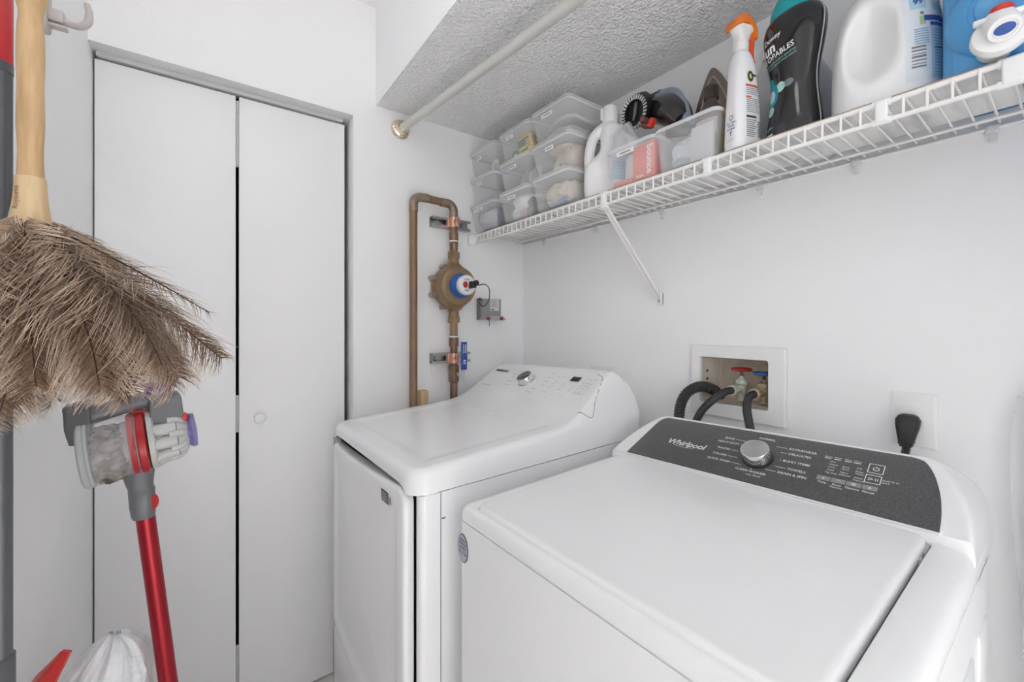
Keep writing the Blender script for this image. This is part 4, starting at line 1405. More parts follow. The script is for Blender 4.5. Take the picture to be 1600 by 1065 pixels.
sp = thing('sponge_pack', 'yellow pack of kitchen sponges with green print in the top bin of the middle stack', 'sponge pack', inb(1, 2, 0.008, -0.072, 0.006))
R_ = Matrix.Rotation(0.32, 4, 'Z') @ Matrix.Rotation(-0.28, 4, 'Y')
m = MB(); m.box(Vector(inb(1, 2, 0.008, -0.072, 0.050)), (0.070, 0.050, 0.078), 0.006, 3, R_); build(m, 'wrapper', YEL, sp)
m = MB()
C_ = Matrix.Translation(Vector(inb(1, 2, 0.008, -0.072, 0.050))) @ R_
m.merge(MB().box((-0.015, -0.0254, 0.012), (0.033, 0.0012, 0.028)), C_)
for k in range(4):
    m.merge(MB().box((0.012, -0.0254, 0.022 - 0.011 * k), (0.016, 0.0012, 0.0045)), C_)
m.merge(MB().box((-0.010, -0.0254, -0.018), (0.030, 0.0012, 0.007)), C_)
build(m, 'print', mat('pack_print', (0.05, 0.18, 0.12), 0.5), sp, label='dark green print')
m = MB(); p = Vector(inb(1, 2, -0.045, -0.090, 0.026)); m.box(p, (0.036, 0.026, 0.042), 0.008, 3); solo(m, 'scrub_pad', GRN, 'dark green scrub pad left of the yellow sponge pack', 'scrub pad')
m = MB(); p = Vector(inb(1, 2, -0.030, -0.104, 0.013)); m.box(p, (0.022, 0.012, 0.022), 0.003, 2, Matrix.Rotation(0.4, 4, 'Y')); solo(m, 'tag_card', LABELM, 'small white card in front of the green scrub pad', 'card')
m = MB(); rr_ = [Vector(inb(1, 2, 0.052, -0.075 + 0.11 * k / 12, 0.080 - 0.018 * sin(pi * k / 12))) for k in range(13)]; m.tube(rr_, 0.011, 10); solo(m, 'green_strap', GRN, 'green strap along the right of the top bin of the middle stack', 'strap')
m = MB(); p = inb(1, 2, 0.060, -0.045, 0.024); m.lathe([(0.0135, -0.012), (0.022, -0.012), (0.022, 0.012), (0.0135, 0.012), (0.0135, -0.012)], Matrix.Translation(p) @ Matrix.Rotation(pi / 2, 4, 'Y') , 30, cap0=False, cap1=False)
solo(m, 'tape_roll', mat('masking_tape', (0.66, 0.60, 0.50), 0.6), 'cream roll of tape at the right of the top bin of the middle stack', 'tape roll')
# right stack
cloth((inb(2, 0, -0.002, -0.030, 0.046), (0.145, 0.18, 0.090), 23), 'cream_rag', CREAM, 'cream rag bundled in the lowest bin of the right stack', 'cloth', amp=0.3, freq=9)
m = MB(); m.box(inb(2, 0, 0.020, -0.108, 0.007), (0.085, 0.016, 0.010), 0.004, 2, Matrix.Rotation(-0.08, 4, 'Y')); solo(m, 'blue_ribbon', mat('faded_blue', (0.25, 0.33, 0.55), 0.6), 'faded blue strip under the cream rag', 'strip')
m = MB(); m.box(inb(2, 1, -0.012, -0.068, 0.044), (0.070, 0.014, 0.070), 0.003, 2, Matrix.Rotation(-0.2, 4, 'X') @ Matrix.Rotation(0.25, 4, 'Y'), 0)
m.box(inb(2, 1, -0.012, -0.0775, 0.038), (0.014, 0.002, 0.012), 0.0005, 1, Matrix.Rotation(-0.2, 4, 'X') @ Matrix.Rotation(0.25, 4, 'Y'), 1)
solo(m, 'cream_packet', [mat('cream_card', (0.72, 0.66, 0.50), 0.6), mat('leaf_green', (0.22, 0.48, 0.16), 0.6)], 'cream packet with a small green mark in the middle bin of the right stack', 'packet')
cloth((inb(2, 1, 0.040, -0.04, 0.052), (0.06, 0.12, 0.08), 27), 'beige_cloth', mat('beige_cloth', (0.55, 0.45, 0.38), 0.85), 'beige cloth at the right of the middle bin of the right stack', 'cloth', amp=0.25)
cloth((inb(2, 1, -0.005, -0.07, 0.088), (0.11, 0.07, 0.018), 28), 'peach_cloth', mat('peach_cloth', (0.66, 0.56, 0.48), 0.85), 'peach cloth lying along the top of the middle bin of the right stack', 'cloth', amp=0.2)
cloth((inb(2, 2, 0.0, -0.04, 0.022), (0.13, 0.15, 0.042), 31), 'grey_towel', GREYC, 'grey towel folded in the top bin of the right stack', 'towel', amp=0.15)
m = MB()
rings = []
o = Vector(inb(2, 2, 0, -0.085, 0.0))
for k in range(17):
    t = k / 16
    x = -0.066 + 0.132 * t
    z = 0.048 + 0.030 * sin(pi * (0.15 + 0.7 * t))
    rings.append([o + Vector((x, 0, z - 0.006)), o + Vector((x, 0.13, z - 0.012)), o + Vector((x, 0.13, z)), o + Vector((x, 0, z + 0.006))])
m.loft(rings); solo(m, 'grey_towel', PALEC, 'pale grey towel arched over the other one in the top bin of the right stack', 'towel')

# open bins A (left) and B (right)
AX, BX = 0.826, 0.992
storage_bin((AX, -0.146, ZI), 'open clear bin holding the coral dryer sheet box and a white bottle', w=0.166, d=0.246, h=0.110, w0=0.150, d0=0.226, lid=False, lab=(-0.012, 0.090, 0.058), group='open clear bins at the middle of the shelf')
storage_bin((BX, -0.146, ZI), 'open clear bin right of the coral box, an iron and a brown bottle in it', w=0.172, d=0.246, h=0.112, w0=0.158, d0=0.226, lid=False, lab=None, group='open clear bins at the middle of the shelf')
CORAL = mat('coral_card', (0.80, 0.17, 0.12), 0.45)
bx = thing('dryer_sheet_box', 'coral box of dryer sheets with white lettering standing in the open bin', 'box', (AX + 0.035, -0.225, ZI + 0.006))
m = MB(); m.box((AX + 0.034, -0.229, ZI + 0.006 + 0.0485), (0.070, 0.036, 0.097), 0.002); cbx = build(m, 'carton', CORAL, bx)
m = MB()
MT = frame((AX + 0.054, -0.2476, ZI + 0.056), (0, 0, -1), (1, 0, 0), (0, -1, 0))
m.merge(text_mb('bounce', 0.0265, 'CENTER', bold=0.03), MT)
MT2 = frame((AX + 0.022, -0.2476, ZI + 0.016), (1, 0, 0), (0, 0, 1), (0, -1, 0))
for k in range(4):
    m.merge(rect_mb(-0.010 + 0.006 * k, -0.004 + 0.001 * (k % 2), -0.006 + 0.006 * k, 0.004), MT2)
build(m, 'lettering', PRINT_W, bx, label='white lettering', fixn=False)
m = MB(); m.box((AX - 0.036, -0.238, ZI + 0.014), (0.066, 0.022, 0.016), 0.003); solo(m, 'flat_box', mat('coral_card_pale', (0.82, 0.27, 0.22), 0.45), 'flat coral packet lying at the front of the open bin', 'packet')
BOTW = mat('white_bottle_plastic', (0.80, 0.80, 0.80), 0.3)
BOTM = mat('milky_bottle_plastic', (0.70, 0.70, 0.73), 0.28)
wb = thing('white_bottle', 'white tapered bottle with a slanted spout standing in the open bin', 'bottle', (AX - 0.036, -0.175, ZI + 0.006))
m = bottle_loft([(0, 0.032, 0.030, 2.4, 0, 0), (0.006, 0.036, 0.033, 2.4, 0, 0), (0.05, 0.037, 0.034, 2.4, 0, 0), (0.085, 0.034, 0.031, 2.3, -0.003, 0), (0.115, 0.022, 0.022, 2, -0.010, 0), (0.135, 0.017, 0.017, 2, -0.018, 0), (0.16, 0.016, 0.016, 2, -0.026, 0)], M=Matrix.Translation((AX - 0.036, -0.175, ZI + 0.006)))
build(m, 'body', BOTW, wb)
m = bottle_loft([(0.155, 0.020, 0.019, 2.2, -0.025, 0.002), (0.20, 0.019, 0.018, 2.2, -0.046, 0.010), (0.235, 0.018, 0.017, 2.2, -0.066, 0.020), (0.262, 0.016, 0.015, 2.2, -0.080, 0.030), (0.268, 0.013, 0.012, 2, -0.081, 0.031)], M=Matrix.Translation((AX - 0.036, -0.175, ZI + 0.006)))
build(m, 'spout', BOTM, wb)
# sheer bag draped over the corner of the bin
m = MB()
rings = []
o = Vector((AX - 0.040, -0.205, ZI))
for k, (z, a, b, cx, cy) in enumerate(catmull([(0.218, 0.006, 0.005, -0.050, 0.022), (0.205, 0.016, 0.012, -0.047, 0.018), (0.18, 0.026, 0.020, -0.040, 0.006), (0.15, 0.040, 0.030, -0.018, 0.002), (0.122, 0.046, 0.036, -0.014, -0.004), (0.108, 0.040, 0.030, -0.010, -0.004)], 6)):
    ring = []
    for q in range(48):
        t = 2 * pi * q / 48
        f = 1 + 0.10 * sin(5 * t + z * 30) + 0.06 * sin(11 * t - z * 50)
        ring.append(o + Vector((cx + a * f * cos(t), cy + b * f * sin(t), z)))
    rings.append(ring)
m.loft(rings)
solo(m, 'mesh_bag', mat('sheer_film', (0.80, 0.80, 0.84), 0.4, clear=0.35), 'sheer white bag draped over the white bottle in the open bin', 'bag', sharp=80)

# white jug between the stacks and the open bins
def jug_wrap(name, label, cat, loc):
    return thing(name, label, cat, loc)
jg = thing('detergent_jug', 'white detergent jug with an open handle and small blue label, left of the open bins', 'detergent jug', (0.682, -0.193, ZI))
JM = Matrix.Translation((0.682, -0.193, ZI)) @ Matrix.Rotation(radians(40), 4, 'Z') @ Matrix.Diagonal((0.85, 0.85, 1, 1))
a = bottle_loft([(0, 0.066, 0.040, 3, 0, 0), (0.008, 0.078, 0.048, 3, 0, 0), (0.05, 0.082, 0.050, 3, 0, 0), (0.10, 0.078, 0.049, 3, 0, 0), (0.122, 0.066, 0.047, 3, 0.010, 0), (0.15, 0.050, 0.045, 2.8, 0.024, 0), (0.19, 0.047, 0.043, 2.6, 0.026, 0), (0.220, 0.040, 0.038, 2.3, 0.020, 0), (0.238, 0.026, 0.027, 2, 0.014, 0), (0.246, 0.024, 0.024, 2, 0.014, 0)], M=JM)
a.tube([JM @ Vector(p) for p in catmull([(0.012, 0, 0.226), (-0.020, 0, 0.222), (-0.046, 0, 0.200), (-0.060, 0, 0.160), (-0.062, 0, 0.115), (-0.045, 0, 0.080)], 6)], [0.019] * 6 + [0.0165] * 19 + [0.020] * 6, 16)
a = fuse(a, 0.003, 4)
build(a, 'body', BOTW, jg, sharp=70)
m = MB(); m.lathe([(0.027, 0.240), (0.0285, 0.243), (0.0285, 0.268), (0.027, 0.271), (0.027, 0.285), (0.025, 0.289), (0.002, 0.290)], JM @ Matrix.Translation((0.014, 0, 0)), 36)
m.box(JM @ Vector((-0.013, -0.004, 0.268)), (0.006, 0.018, 0.036), 0.002)
build(m, 'cap', mat('cap_white', (0.82, 0.82, 0.81), 0.4), jg)
wj = Wrap(a, JM @ frame((0.045, -0.2, 0.085), (1, 0, 0), (0, 0, 1), (0, -1, 0)))
m = MB()
wj(grid_mb(-0.040, -0.058, 0.040, 0.056, 14, 14, 'ellipse'), 0.0006, 0, m)
wj(grid_mb(-0.024, -0.036, 0.034, 0.022, 10, 10), 0.0010, 1, m)
for k in range(4):
    wj(grid_mb(-0.018, 0.010 - 0.010 * k, 0.016 - 0.004 * (k % 2), 0.0125 - 0.010 * k, 6, 1), 0.0014, 2, m)
for k in range(3):
    wj(grid_mb(-0.030, 0.030 + 0.008 * k, -0.027, 0.034 + 0.008 * k, 2, 2), 0.0012, 3, m)
build(m, 'label_print', [mat('label_pale', (0.74, 0.77, 0.80), 0.3), mat('label_blue', (0.22, 0.46, 0.66), 0.35), mat('label_blue_light', (0.45, 0.63, 0.76), 0.35), PRINT_K], jg, label='blue and white front label', fixn=False)

# handheld vacuum lying across the open bins
hv = thing('handheld_vacuum', 'black handheld vacuum with ribbed round nozzle and blue grey shell lying over the open bins', 'handheld vacuum', (0.84, -0.15, ZI + 0.112))
hc = Vector((0.782, -0.186, 1.916))
hx = Vector((0.02, -0.84, -0.52)).normalized()           # nozzle looks out of the picture, down left
e1 = Vector((0.62, -0.10, 0.55)); e1 = (e1 - hx * e1.dot(hx)).normalized()
e2 = hx.cross(e1)
NM = Matrix((e1, e2, hx)).transposed().to_4x4(); NM = Matrix.Translation(hc) @ NM
NM = NM @ Matrix.Diagonal((1.08, 0.74, 1, 1))
m = MB()
m.lathe([(0.036, -0.052), (0.049, -0.036), (0.051, -0.012), (0.050, 0.0), (0.040, 0.0), (0.038, -0.006), (0.036, -0.020), (0.002, -0.024)], NM, 48)
nz = build(m, 'nozzle', RUBBER, hv)
m = MB()
for k in range(30):
    a = 2 * pi * k / 30
    c = NM @ Vector((0.0455 * cos(a), 0.0455 * sin(a), 0.001))
    m.box((0, 0, 0), (0.0125, 0.0046, 0.006), 0.001, 1, NM @ Matrix.Rotation(a, 4, 'Z') @ Matrix.Translation((0.0440, 0, 0.0015)))
build(m, 'nozzle_teeth', mat('pale_grey_rubber', (0.62, 0.62, 0.62), 0.5), nz, label='ring of pale grey teeth')
m = MB()
m.box((0, 0, 0), (0.052, 0.010, 0.010), 0.003, 2, NM @ Matrix.Translation((0, 0.006, -0.014)) @ Matrix.Rotation(0.5, 4, 'Z'))
build(m, 'brush_bar', mat('dark_grey_bar', (0.16, 0.16, 0.17), 0.35), nz)
body_pts = catmull([(0.800, -0.112, 1.935, 0.036), (0.835, -0.118, 1.925, 0.043), (0.872, -0.130, 1.903, 0.044), (0.900, -0.142, 1.876, 0.037), (0.922, -0.152, 1.846, 0.026)], 6)
m = MB(); m.tube([p[:3] for p in body_pts], [p[3] for p in body_pts], 28)
vb = build(m, 'motor_body', mat('smoked_plastic', (0.025, 0.022, 0.025), 0.15, coat=0.4), hv)
m = MB()
sp_ = catmull([(0.812, -0.115, 1.975), (0.850, -0.120, 1.969), (0.885, -0.132, 1.947), (0.910, -0.144, 1.908), (0.930, -0.154, 1.862), (0.938, -0.160, 1.818)], 8)
m.tube(sp_, [0.012] * 10 + [0.013] * 31, 16)
build(m, 'shell', mat('blue_grey_shell', (0.27, 0.33, 0.42), 0.35), hv)
m = MB(); m.tube([(0.786, -0.122, 1.973), (0.812, -0.115, 1.977), (0.828, -0.116, 1.976)], 0.0125, 12); build(m, 'shell_clip', DARKPL, hv)
m = MB()
m.box((0.840, -0.180, 1.866), (0.016, 0.018, 0.026), 0.004, 2, Matrix.Rotation(0.5, 4, 'Y'))
build(m, 'release_tab', mat('bright_red_plastic', (0.70, 0.05, 0.03), 0.35), hv, label='bright red release tab')
m = MB(); m.box((0.812, -0.165, 1.872), (0.034, 0.024, 0.014), 0.006, 3, Matrix.Rotation(0.35, 4, 'Y')); m.cyl((0.818, -0.196, 1.882), (0.818, -0.172, 1.882), 0.008, n=16)
build(m, 'hose_joint', mat('clear_dark_red', (0.22, 0.07, 0.07), 0.3), hv)
m = MB(); m.tube(catmull([(0.922, -0.152, 1.846), (0.938, -0.165, 1.815), (0.930, -0.185, 1.808), (0.90, -0.20, 1.810)], 6), 0.015, 14); build(m, 'handle', DARKPL, hv)
# pale pieces inside bin B
cloth(((BX - 0.020, -0.20, ZI + 0.050), (0.10, 0.07, 0.080), 41), 'plastic_wrap', mat('pale_blue_film', (0.62, 0.66, 0.72), 0.3), 'pale blue plastic wrap in the open bin with the iron', 'wrap', amp=0.4)
m = MB(); m.box((BX + 0.030, -0.235, ZI + 0.052), (0.058, 0.008, 0.088), 0.002, 2, Matrix.Rotation(-0.05, 4, 'X')); solo(m, 'paper_card', mat('pale_grey_card', (0.62, 0.62, 0.63), 0.5), 'pale grey card standing at the front of the open bin with the iron', 'card')

# iron standing on its heel
ir = thing('clothes_iron', 'clothes iron standing on its heel, brown soleplate facing out, behind the brown bottle', 'iron', (0.975, -0.07, ZI + 0.006))
IX = 0.990
h_ = 0.290
prof = catmull([(0.054, 0.0), (0.061, 0.03), (0.067, 0.09), (0.064, 0.15), (0.049, 0.21), (0.025, 0.268), (0.008, 0.297), (0.0, 0.302)], 5)
ol = [(x, z) for x, z in prof] + [(-x, z) for x, z in prof[::-1][1:]]
MI = frame((IX, -0.105, ZI + 0.006), (1, 0, 0.055), (-0.055, 0.03, 1), (0, -1, 0.03))
m = MB(); m.prism(ol, -0.006, 0.004, MI, bev=0.002); spl = build(m, 'soleplate', mat('brown_soleplate', (0.23, 0.18, 0.15), 0.35, 0.6), ir, label='brown metal soleplate')
m = MB()
inn = [(x * 0.76, 0.035 + (z - 0.035) * 0.90) for x, z in ol if z > 0.03]
pts = [MI @ Vector((x, z, 0.0045)) for x, z in inn]
m.tube(pts, 0.0022, 6)
for s in (1, -1):
    for k in range(12):
        z = 0.07 + 0.016 * k
        x = s * (0.036 - 0.0027 * k)
        c = MI @ Vector((x, z, 0.0045)); d_ = MI.to_3x3() @ Vector((-s * 0.006, 0.007, 0))
        m.tube([c - d_, c + d_], 0.0014, 6)
build(m, 'steam_grooves', mat('soleplate_relief', (0.40, 0.36, 0.32), 0.4, 0.1), spl)
m = MB(); m.loft([[MI @ Vector((x * s, 0.0 + z * s2, h)) for x, z in ol] for s, s2, h in ((0.97, 0.985, -0.005), (0.9, 0.95, -0.025), (0.6, 0.7, -0.045), (0.45, 0.5, -0.055))])
build(m, 'housing', mat('iron_housing', (0.12, 0.12, 0.14), 0.35), ir)
m = MB(); m.tube([MI @ Vector(p) for p in catmull([(0, 0.02, -0.045), (0, 0.05, -0.066), (0, 0.11, -0.068), (0, 0.16, -0.050), (0, 0.17, -0.03)], 6)], 0.009, 12); build(m, 'handle', DARKPL, ir)
# brown bottle
pb = thing('brown_bottle', 'brown plastic bottle with a ribbed cap in the open bin in front of the iron', 'bottle', (1.008, -0.168, ZI + 0.006))
BRN = mat('brown_bottle_plastic', (0.075, 0.055, 0.045), 0.25)
m = bottle_loft([(0, 0.034, 0.030, 2.5, 0, 0), (0.005, 0.038, 0.034, 2.5, 0, 0), (0.10, 0.038, 0.034, 2.5, 0, 0), (0.135, 0.036, 0.032, 2.4, 0, 0), (0.160, 0.026, 0.025, 2.2, 0, 0), (0.178, 0.0165, 0.0165, 2, 0, 0), (0.190, 0.0165, 0.0165, 2, 0, 0)], M=Matrix.Translation((1.008, -0.168, ZI + 0.006)) @ Matrix.Diagonal((0.92, 0.92, 0.955, 1)))
build(m, 'body', BRN, pb)
m = MB()
MQ = Matrix.Translation((1.008, -0.168, ZI + 0.006)) @ Matrix.Diagonal((0.92, 0.92, 0.955, 1))
n = 96
rings = []
for r0, z in ((0.0190, 0.186), (0.0195, 0.188), (0.0195, 0.194), (0.0190, 0.196), (0.0190, 0.217), (0.0165, 0.220)):
    rings.append([MQ @ Vector(((r0 + (0.0005 if (q % 4) < 2 and 0.19 < z < 0.219 else 0)) * cos(2 * pi * q / n), (r0 + (0.0005 if (q % 4) < 2 and 0.19 < z < 0.219 else 0)) * sin(2 * pi * q / n), z)) for q in range(n)])
m.loft(rings); build(m, 'cap', mat('dark_brown_cap', (0.045, 0.035, 0.03), 0.4), pb)
m = MB(); wq = Wrap(bottle_loft([(0, 0.038, 0.034, 2.5, 0, 0), (0.135, 0.0375, 0.0335, 2.5, 0, 0)], M=MQ), MQ @ frame((0, -0.2, 0.06), (1, 0, 0), (0, 0, 1), (0, -1, 0)))
wq(grid_mb(-0.033, -0.04, 0.030, 0.064, 16, 4), 0.0008, 0, m)
build(m, 'paper_label', mat('label_warm_grey', (0.42, 0.38, 0.36), 0.5), pb, label='pale paper label', fixn=False)

# spray bottle
sb = thing('spray_bottle', 'white spray bottle with an orange trigger head and grey printed side', 'spray bottle', (1.112, -0.226, ZI))
SM = Matrix.Translation((1.112, -0.226, ZI)) @ Matrix.Rotation(radians(72), 4, 'Z') @ Matrix.Diagonal((0.92, 0.96, 1, 1))      # local x = trigger side
m = bottle_loft([(0, 0.036, 0.024, 3, 0, 0), (0.006, 0.041, 0.028, 3, 0, 0), (0.04, 0.0405, 0.028, 3, 0, 0), (0.10, 0.0370, 0.027, 3, 0, 0), (0.15, 0.0330, 0.0255, 2.8, -0.001, 0), (0.19, 0.0290, 0.0245, 2.6, -0.003, 0), (0.215, 0.0215, 0.0205, 2.2, -0.005, 0), (0.226, 0.0145, 0.0145, 2, -0.006, 0), (0.236, 0.0145, 0.0145, 2, -0.006, 0)], M=SM)
build(m, 'body', BOTM if False else mat('white_spray_body', (0.80, 0.80, 0.82), 0.22), sb)
body_sb = m
m = bottle_loft([(0.226, 0.0170, 0.0165, 2.2, -0.006, 0), (0.242, 0.0175, 0.0165, 2.4, -0.006, 0), (0.250, 0.0165, 0.0150, 2.6, -0.005, 0), (0.262, 0.0200, 0.0145, 3, -0.003, 0), (0.276, 0.0290, 0.0150, 3.4, -0.003, 0), (0.283, 0.0300, 0.0150, 3.4, -0.003, 0)], M=SM)
hd = build(m, 'spray_head', mat('head_white', (0.82, 0.80, 0.78), 0.35), sb)
ORANGE = mat('orange_plastic', (0.80, 0.20, 0.015), 0.35)
m = MB()
tp = catmull([(-0.036, 0.274), (-0.035, 0.286), (-0.022, 0.301), (-0.004, 0.306), (0.008, 0.303), (0.022, 0.290), (0.031, 0.274), (0.032, 0.256)], 4)
bt = [(0.027, 0.256), (0.024, 0.274), (0.006, 0.287), (-0.012, 0.284), (-0.034, 0.274)]
m.prism(tp + bt, -0.0165, 0.0165, SM @ frame((0, 0, 0), (1, 0, 0), (0, 0, 1), (0, -1, 0)), bev=0.0009)
build(m, 'hood', ORANGE, sb, label='orange hood of the spray head')
m = MB()
m.tube([SM @ Vector(p) for p in catmull([(0.022, 0, 0.268), (0.028, 0, 0.252), (0.026, 0, 0.235), (0.027, 0, 0.218), (0.032, 0, 0.206)], 6)], 0.0065, 12)
build(m, 'trigger', mat('deep_orange_plastic', (0.74, 0.10, 0.02), 0.35), sb)
m = MB()
wx = Wrap(body_sb, SM @ frame((0, -0.2, 0.10), (1, 0, 0), (0, 0, 1), (0, -1, 0)))     # printed broad side
GP = 0
def bars(wr_, x0, x1, ys, t, mi, mb):
    for i, y in enumerate(ys):
        wr_(grid_mb(x0, y, x1 - 0.004 * ((i * 7) % 3), y + t, 5, 1), 0.0007, mi, mb)
wx(grid_mb(-0.014, 0.046, 0.006, 0.072, 8, 8, 'ellipse'), 0.0006, 2, m)
wx(grid_mb(-0.012, 0.048, 0.004, 0.070, 8, 8, 'ellipse'), 0.0009, 1, m)
wx(grid_mb(-0.008, 0.053, 0.0, 0.065, 6, 6, 'ellipse'), 0.0012, 3, m)
wx(grid_mb(-0.002, 0.060, 0.014, 0.0645, 4, 1), 0.0013, 1, m)
wx(grid_mb(-0.018, 0.036, 0.026, 0.041, 8, 1), 0.0007, 4, m)
bars(wx, -0.017, 0.026, [0.031 - 0.0042 * k for k in range(4)], 0.0016, 0, m)
wx(grid_mb(-0.018, 0.011, -0.002, 0.0142, 4, 1), 0.0007, 4, m)
bars(wx, -0.017, 0.028, [0.008 - 0.0042 * k for k in range(8)], 0.0016, 0, m)
wx(grid_mb(-0.018, -0.034, 0.012, -0.029, 5, 1), 0.0007, 1, m)
bars(wx, -0.018, 0.012, [-0.040 - 0.0045 * k for k in range(9)], 0.0020, 0, m)
for k in range(9):
    wx(grid_mb(0.016, -0.074 + 0.0040 * k, 0.030, -0.0722 + 0.0040 * k, 3, 1), 0.0008, 1, m)
wy = Wrap(body_sb, SM @ frame((-0.2, 0, 0.10), (0, -1, 0), (0, 0, 1), (-1, 0, 0)))     # narrow edge
for s, y, sz, mi in (('For Tips,', -0.040, 0.0070, 5), ('Tricks', -0.047, 0.0070, 5), ('& Ideas', -0.054, 0.0070, 5), ('f', -0.064, 0.016, 5)):
    wy(text_mb(s, sz, 'CENTER', bold=0.02), 0.0008, mi, m, Matrix.Translation((0.004, y, 0)))
wy(grid_mb(-0.003, -0.035, 0.009, -0.022, 6, 6, 'ellipse'), 0.0006, 6, m); wy(grid_mb(0.0, -0.031, 0.006, -0.026, 4, 4, 'ellipse'), 0.0009, 7, m)
for y in (-0.077, -0.081):
    wy(grid_mb(-0.008, y, 0.014, y + 0.0008, 5, 1), 0.0007, 6, m)
wz = Wrap(body_sb, SM @ frame((-0.1, 0.2, 0.10), (-0.8, -0.6, 0), (0, 0, 1), (-0.6, 0.8, 0)))
build(m, 'label_print', [PRINT_G, PRINT_K, mat('ring_ochre', (0.55, 0.42, 0.12), 0.5), mat('mark_lime', (0.55, 0.62, 0.25), 0.5), mat('label_red', (0.62, 0.10, 0.06), 0.5), mat('label_navy', (0.06, 0.10, 0.25), 0.5), mat('label_taupe', (0.40, 0.38, 0.34), 0.5), WPL], sb, label='grey, red and black printed label', fixn=False)
m = MB()
wf = Wrap(body_sb, SM @ frame((0, 0.2, 0.06), (-1, 0, 0), (0, 0, 1), (0, 1, 0)))
wf(grid_mb(-0.02, -0.045, 0.0405, 0.005, 12, 4), 0.0006, 0, m); wf(grid_mb(0.0, 0.03, 0.037, 0.075, 8, 4), 0.0006, 1, m)
build(m, 'back_label', [mat('label_yellow', (0.80, 0.68, 0.08), 0.45), mat('label_scarlet', (0.70, 0.10, 0.08), 0.45)], sb, label='yellow and red label edge', fixn=False)

# clear bottle behind it
cb = thing('clear_bottle', 'clear ribbed plastic bottle between the spray bottle and the black bottle', 'bottle', (1.122, -0.120, ZI))
CLR = mat('clear_pet', (0.70, 0.71, 0.74), 0.12, clear=0.58)
MQ = Matrix.Translation((1.122, -0.118, ZI)) @ Matrix.Diagonal((0.78, 0.78, 1, 1))
m = bottle_loft([(0, 0.036, 0.030, 2.4, 0, 0), (0.006, 0.041, 0.034, 2.4, 0, 0), (0.10, 0.041, 0.034, 2.4, 0, 0), (0.16, 0.044, 0.036, 2.4, 0, 0), (0.20, 0.038, 0.033, 2.2, 0, 0), (0.235, 0.018, 0.018, 2, 0, 0), (0.255, 0.015, 0.015, 2, 0, 0)], M=MQ)
build(m, 'body', CLR, cb)
m = bottle_loft([(0.004, 0.036, 0.029, 2.4, 0, 0), (0.135, 0.038, 0.031, 2.4, 0, 0)], M=MQ); build(m, 'liquid', mat('grey_blue_liquid', (0.36, 0.38, 0.45), 0.2, clear=0.45), cb)
m = MB(); m.lathe([(0.017, 0.245), (0.0175, 0.250), (0.0175, 0.272), (0.015, 0.274)], MQ, 24); build(m, 'cap', BOTW, cb)

# black scent booster bottle
kb_ = thing('black_bottle', 'black waisted bottle with a teal cap and white lettering', 'bottle', (1.203, -0.190, ZI))
KM = Matrix.Translation((1.203, -0.190, ZI)) @ Matrix.Rotation(radians(-14), 4, 'Z') @ Matrix.Diagonal((0.93, 0.95, 0.98, 1))
BLK = mat('black_gloss_plastic', (0.014, 0.013, 0.015), 0.12, coat=0.3)
m = bottle_loft([(0, 0.052, 0.030, 3, 0, 0), (0.005, 0.057, 0.034, 3, 0, 0), (0.03, 0.0575, 0.035, 2.8, 0, 0), (0.07, 0.0530, 0.033, 2.6, 0, 0), (0.115, 0.0490, 0.031, 2.5, 0, 0), (0.15, 0.0510, 0.032, 2.5, 0, 0), (0.19, 0.0585, 0.035, 2.6, 0, 0), (0.225, 0.0640, 0.038, 2.7, 0, 0), (0.250, 0.0650, 0.039, 2.7, 0, 0), (0.268, 0.0600, 0.038, 2.6, 0, 0), (0.276, 0.0520, 0.036, 2.5, 0, 0)], n=8, seg=56, M=KM)
kbody = m
kbo = build(m, 'body', BLK, kb_)
m = bottle_loft([(0.272, 0.050, 0.034, 2.4, 0, 0), (0.280, 0.0515, 0.035, 2.4, 0, 0), (0.300, 0.0480, 0.033, 2.3, 0, 0), (0.320, 0.0380, 0.027, 2.2, 0, 0), (0.332, 0.0200, 0.014, 2, 0, 0), (0.335, 0.002, 0.002, 2, 0, 0)], M=KM)
build(m, 'cap', mat('teal_plastic', (0.0, 0.36, 0.40), 0.3), kb_, label='teal cap')
m = MB()
side = [(z, a) for z, a in ((0.0, 0.0535), (0.03, 0.0577), (0.07, 0.0532), (0.115, 0.0492), (0.15, 0.0512), (0.19, 0.0587), (0.225, 0.0642), (0.25, 0.0652), (0.268, 0.0602))]
pts = [KM @ Vector((a, 0, z)) for z, a in catmull(side, 5)]
m.tube(pts, 0.0016, 8)
build(m, 'seam', mat('seam_grey', (0.40, 0.40, 0.42), 0.3), kbo, label='pale grey side seam')
wk = Wrap(kbody, KM @ frame((0, -0.2, 0.14), (1, 0, 0), (0, 0, 1), (0, -1, 0)))
m = MB()
TM = lambda x, y, a=6: Matrix.Translation((x, y, 0)) @ Matrix.Rotation(radians(a), 4, 'Z')
wk(text_mb('Downy', 0.0150, 'LEFT', shear=0.2, bold=0.01), 0.0007, 0, m, TM(-0.050, 0.091))
wk(text_mb('un', 0.0310, 'LEFT', bold=0.03), 0.0007, 0, m, TM(-0.050, 0.071))
wk(text_mb('STOPABLES', 0.0165, 'LEFT', bold=0.012), 0.0007, 0, m, TM(-0.060, 0.050))
wk(text_mb('IN-WASH SCENT BOOSTER', 0.0060, 'LEFT'), 0.0007, 1, m, TM(-0.046, 0.038))
wk(text_mb('RINSE PARFUM POUR LESSIVE', 0.0055, 'LEFT'), 0.0007, 1, m, TM(-0.044, 0.031))
wk(text_mb('FRESH', 0.0085, 'LEFT', bold=0.01), 0.0007, 1, m, TM(-0.052, -0.104))
for k in range(6):
    wk(grid_mb(-0.051 + 0.004 * k, -0.119, -0.0485 + 0.004 * k, -0.1145, 1, 1), 0.0007, 0, m)
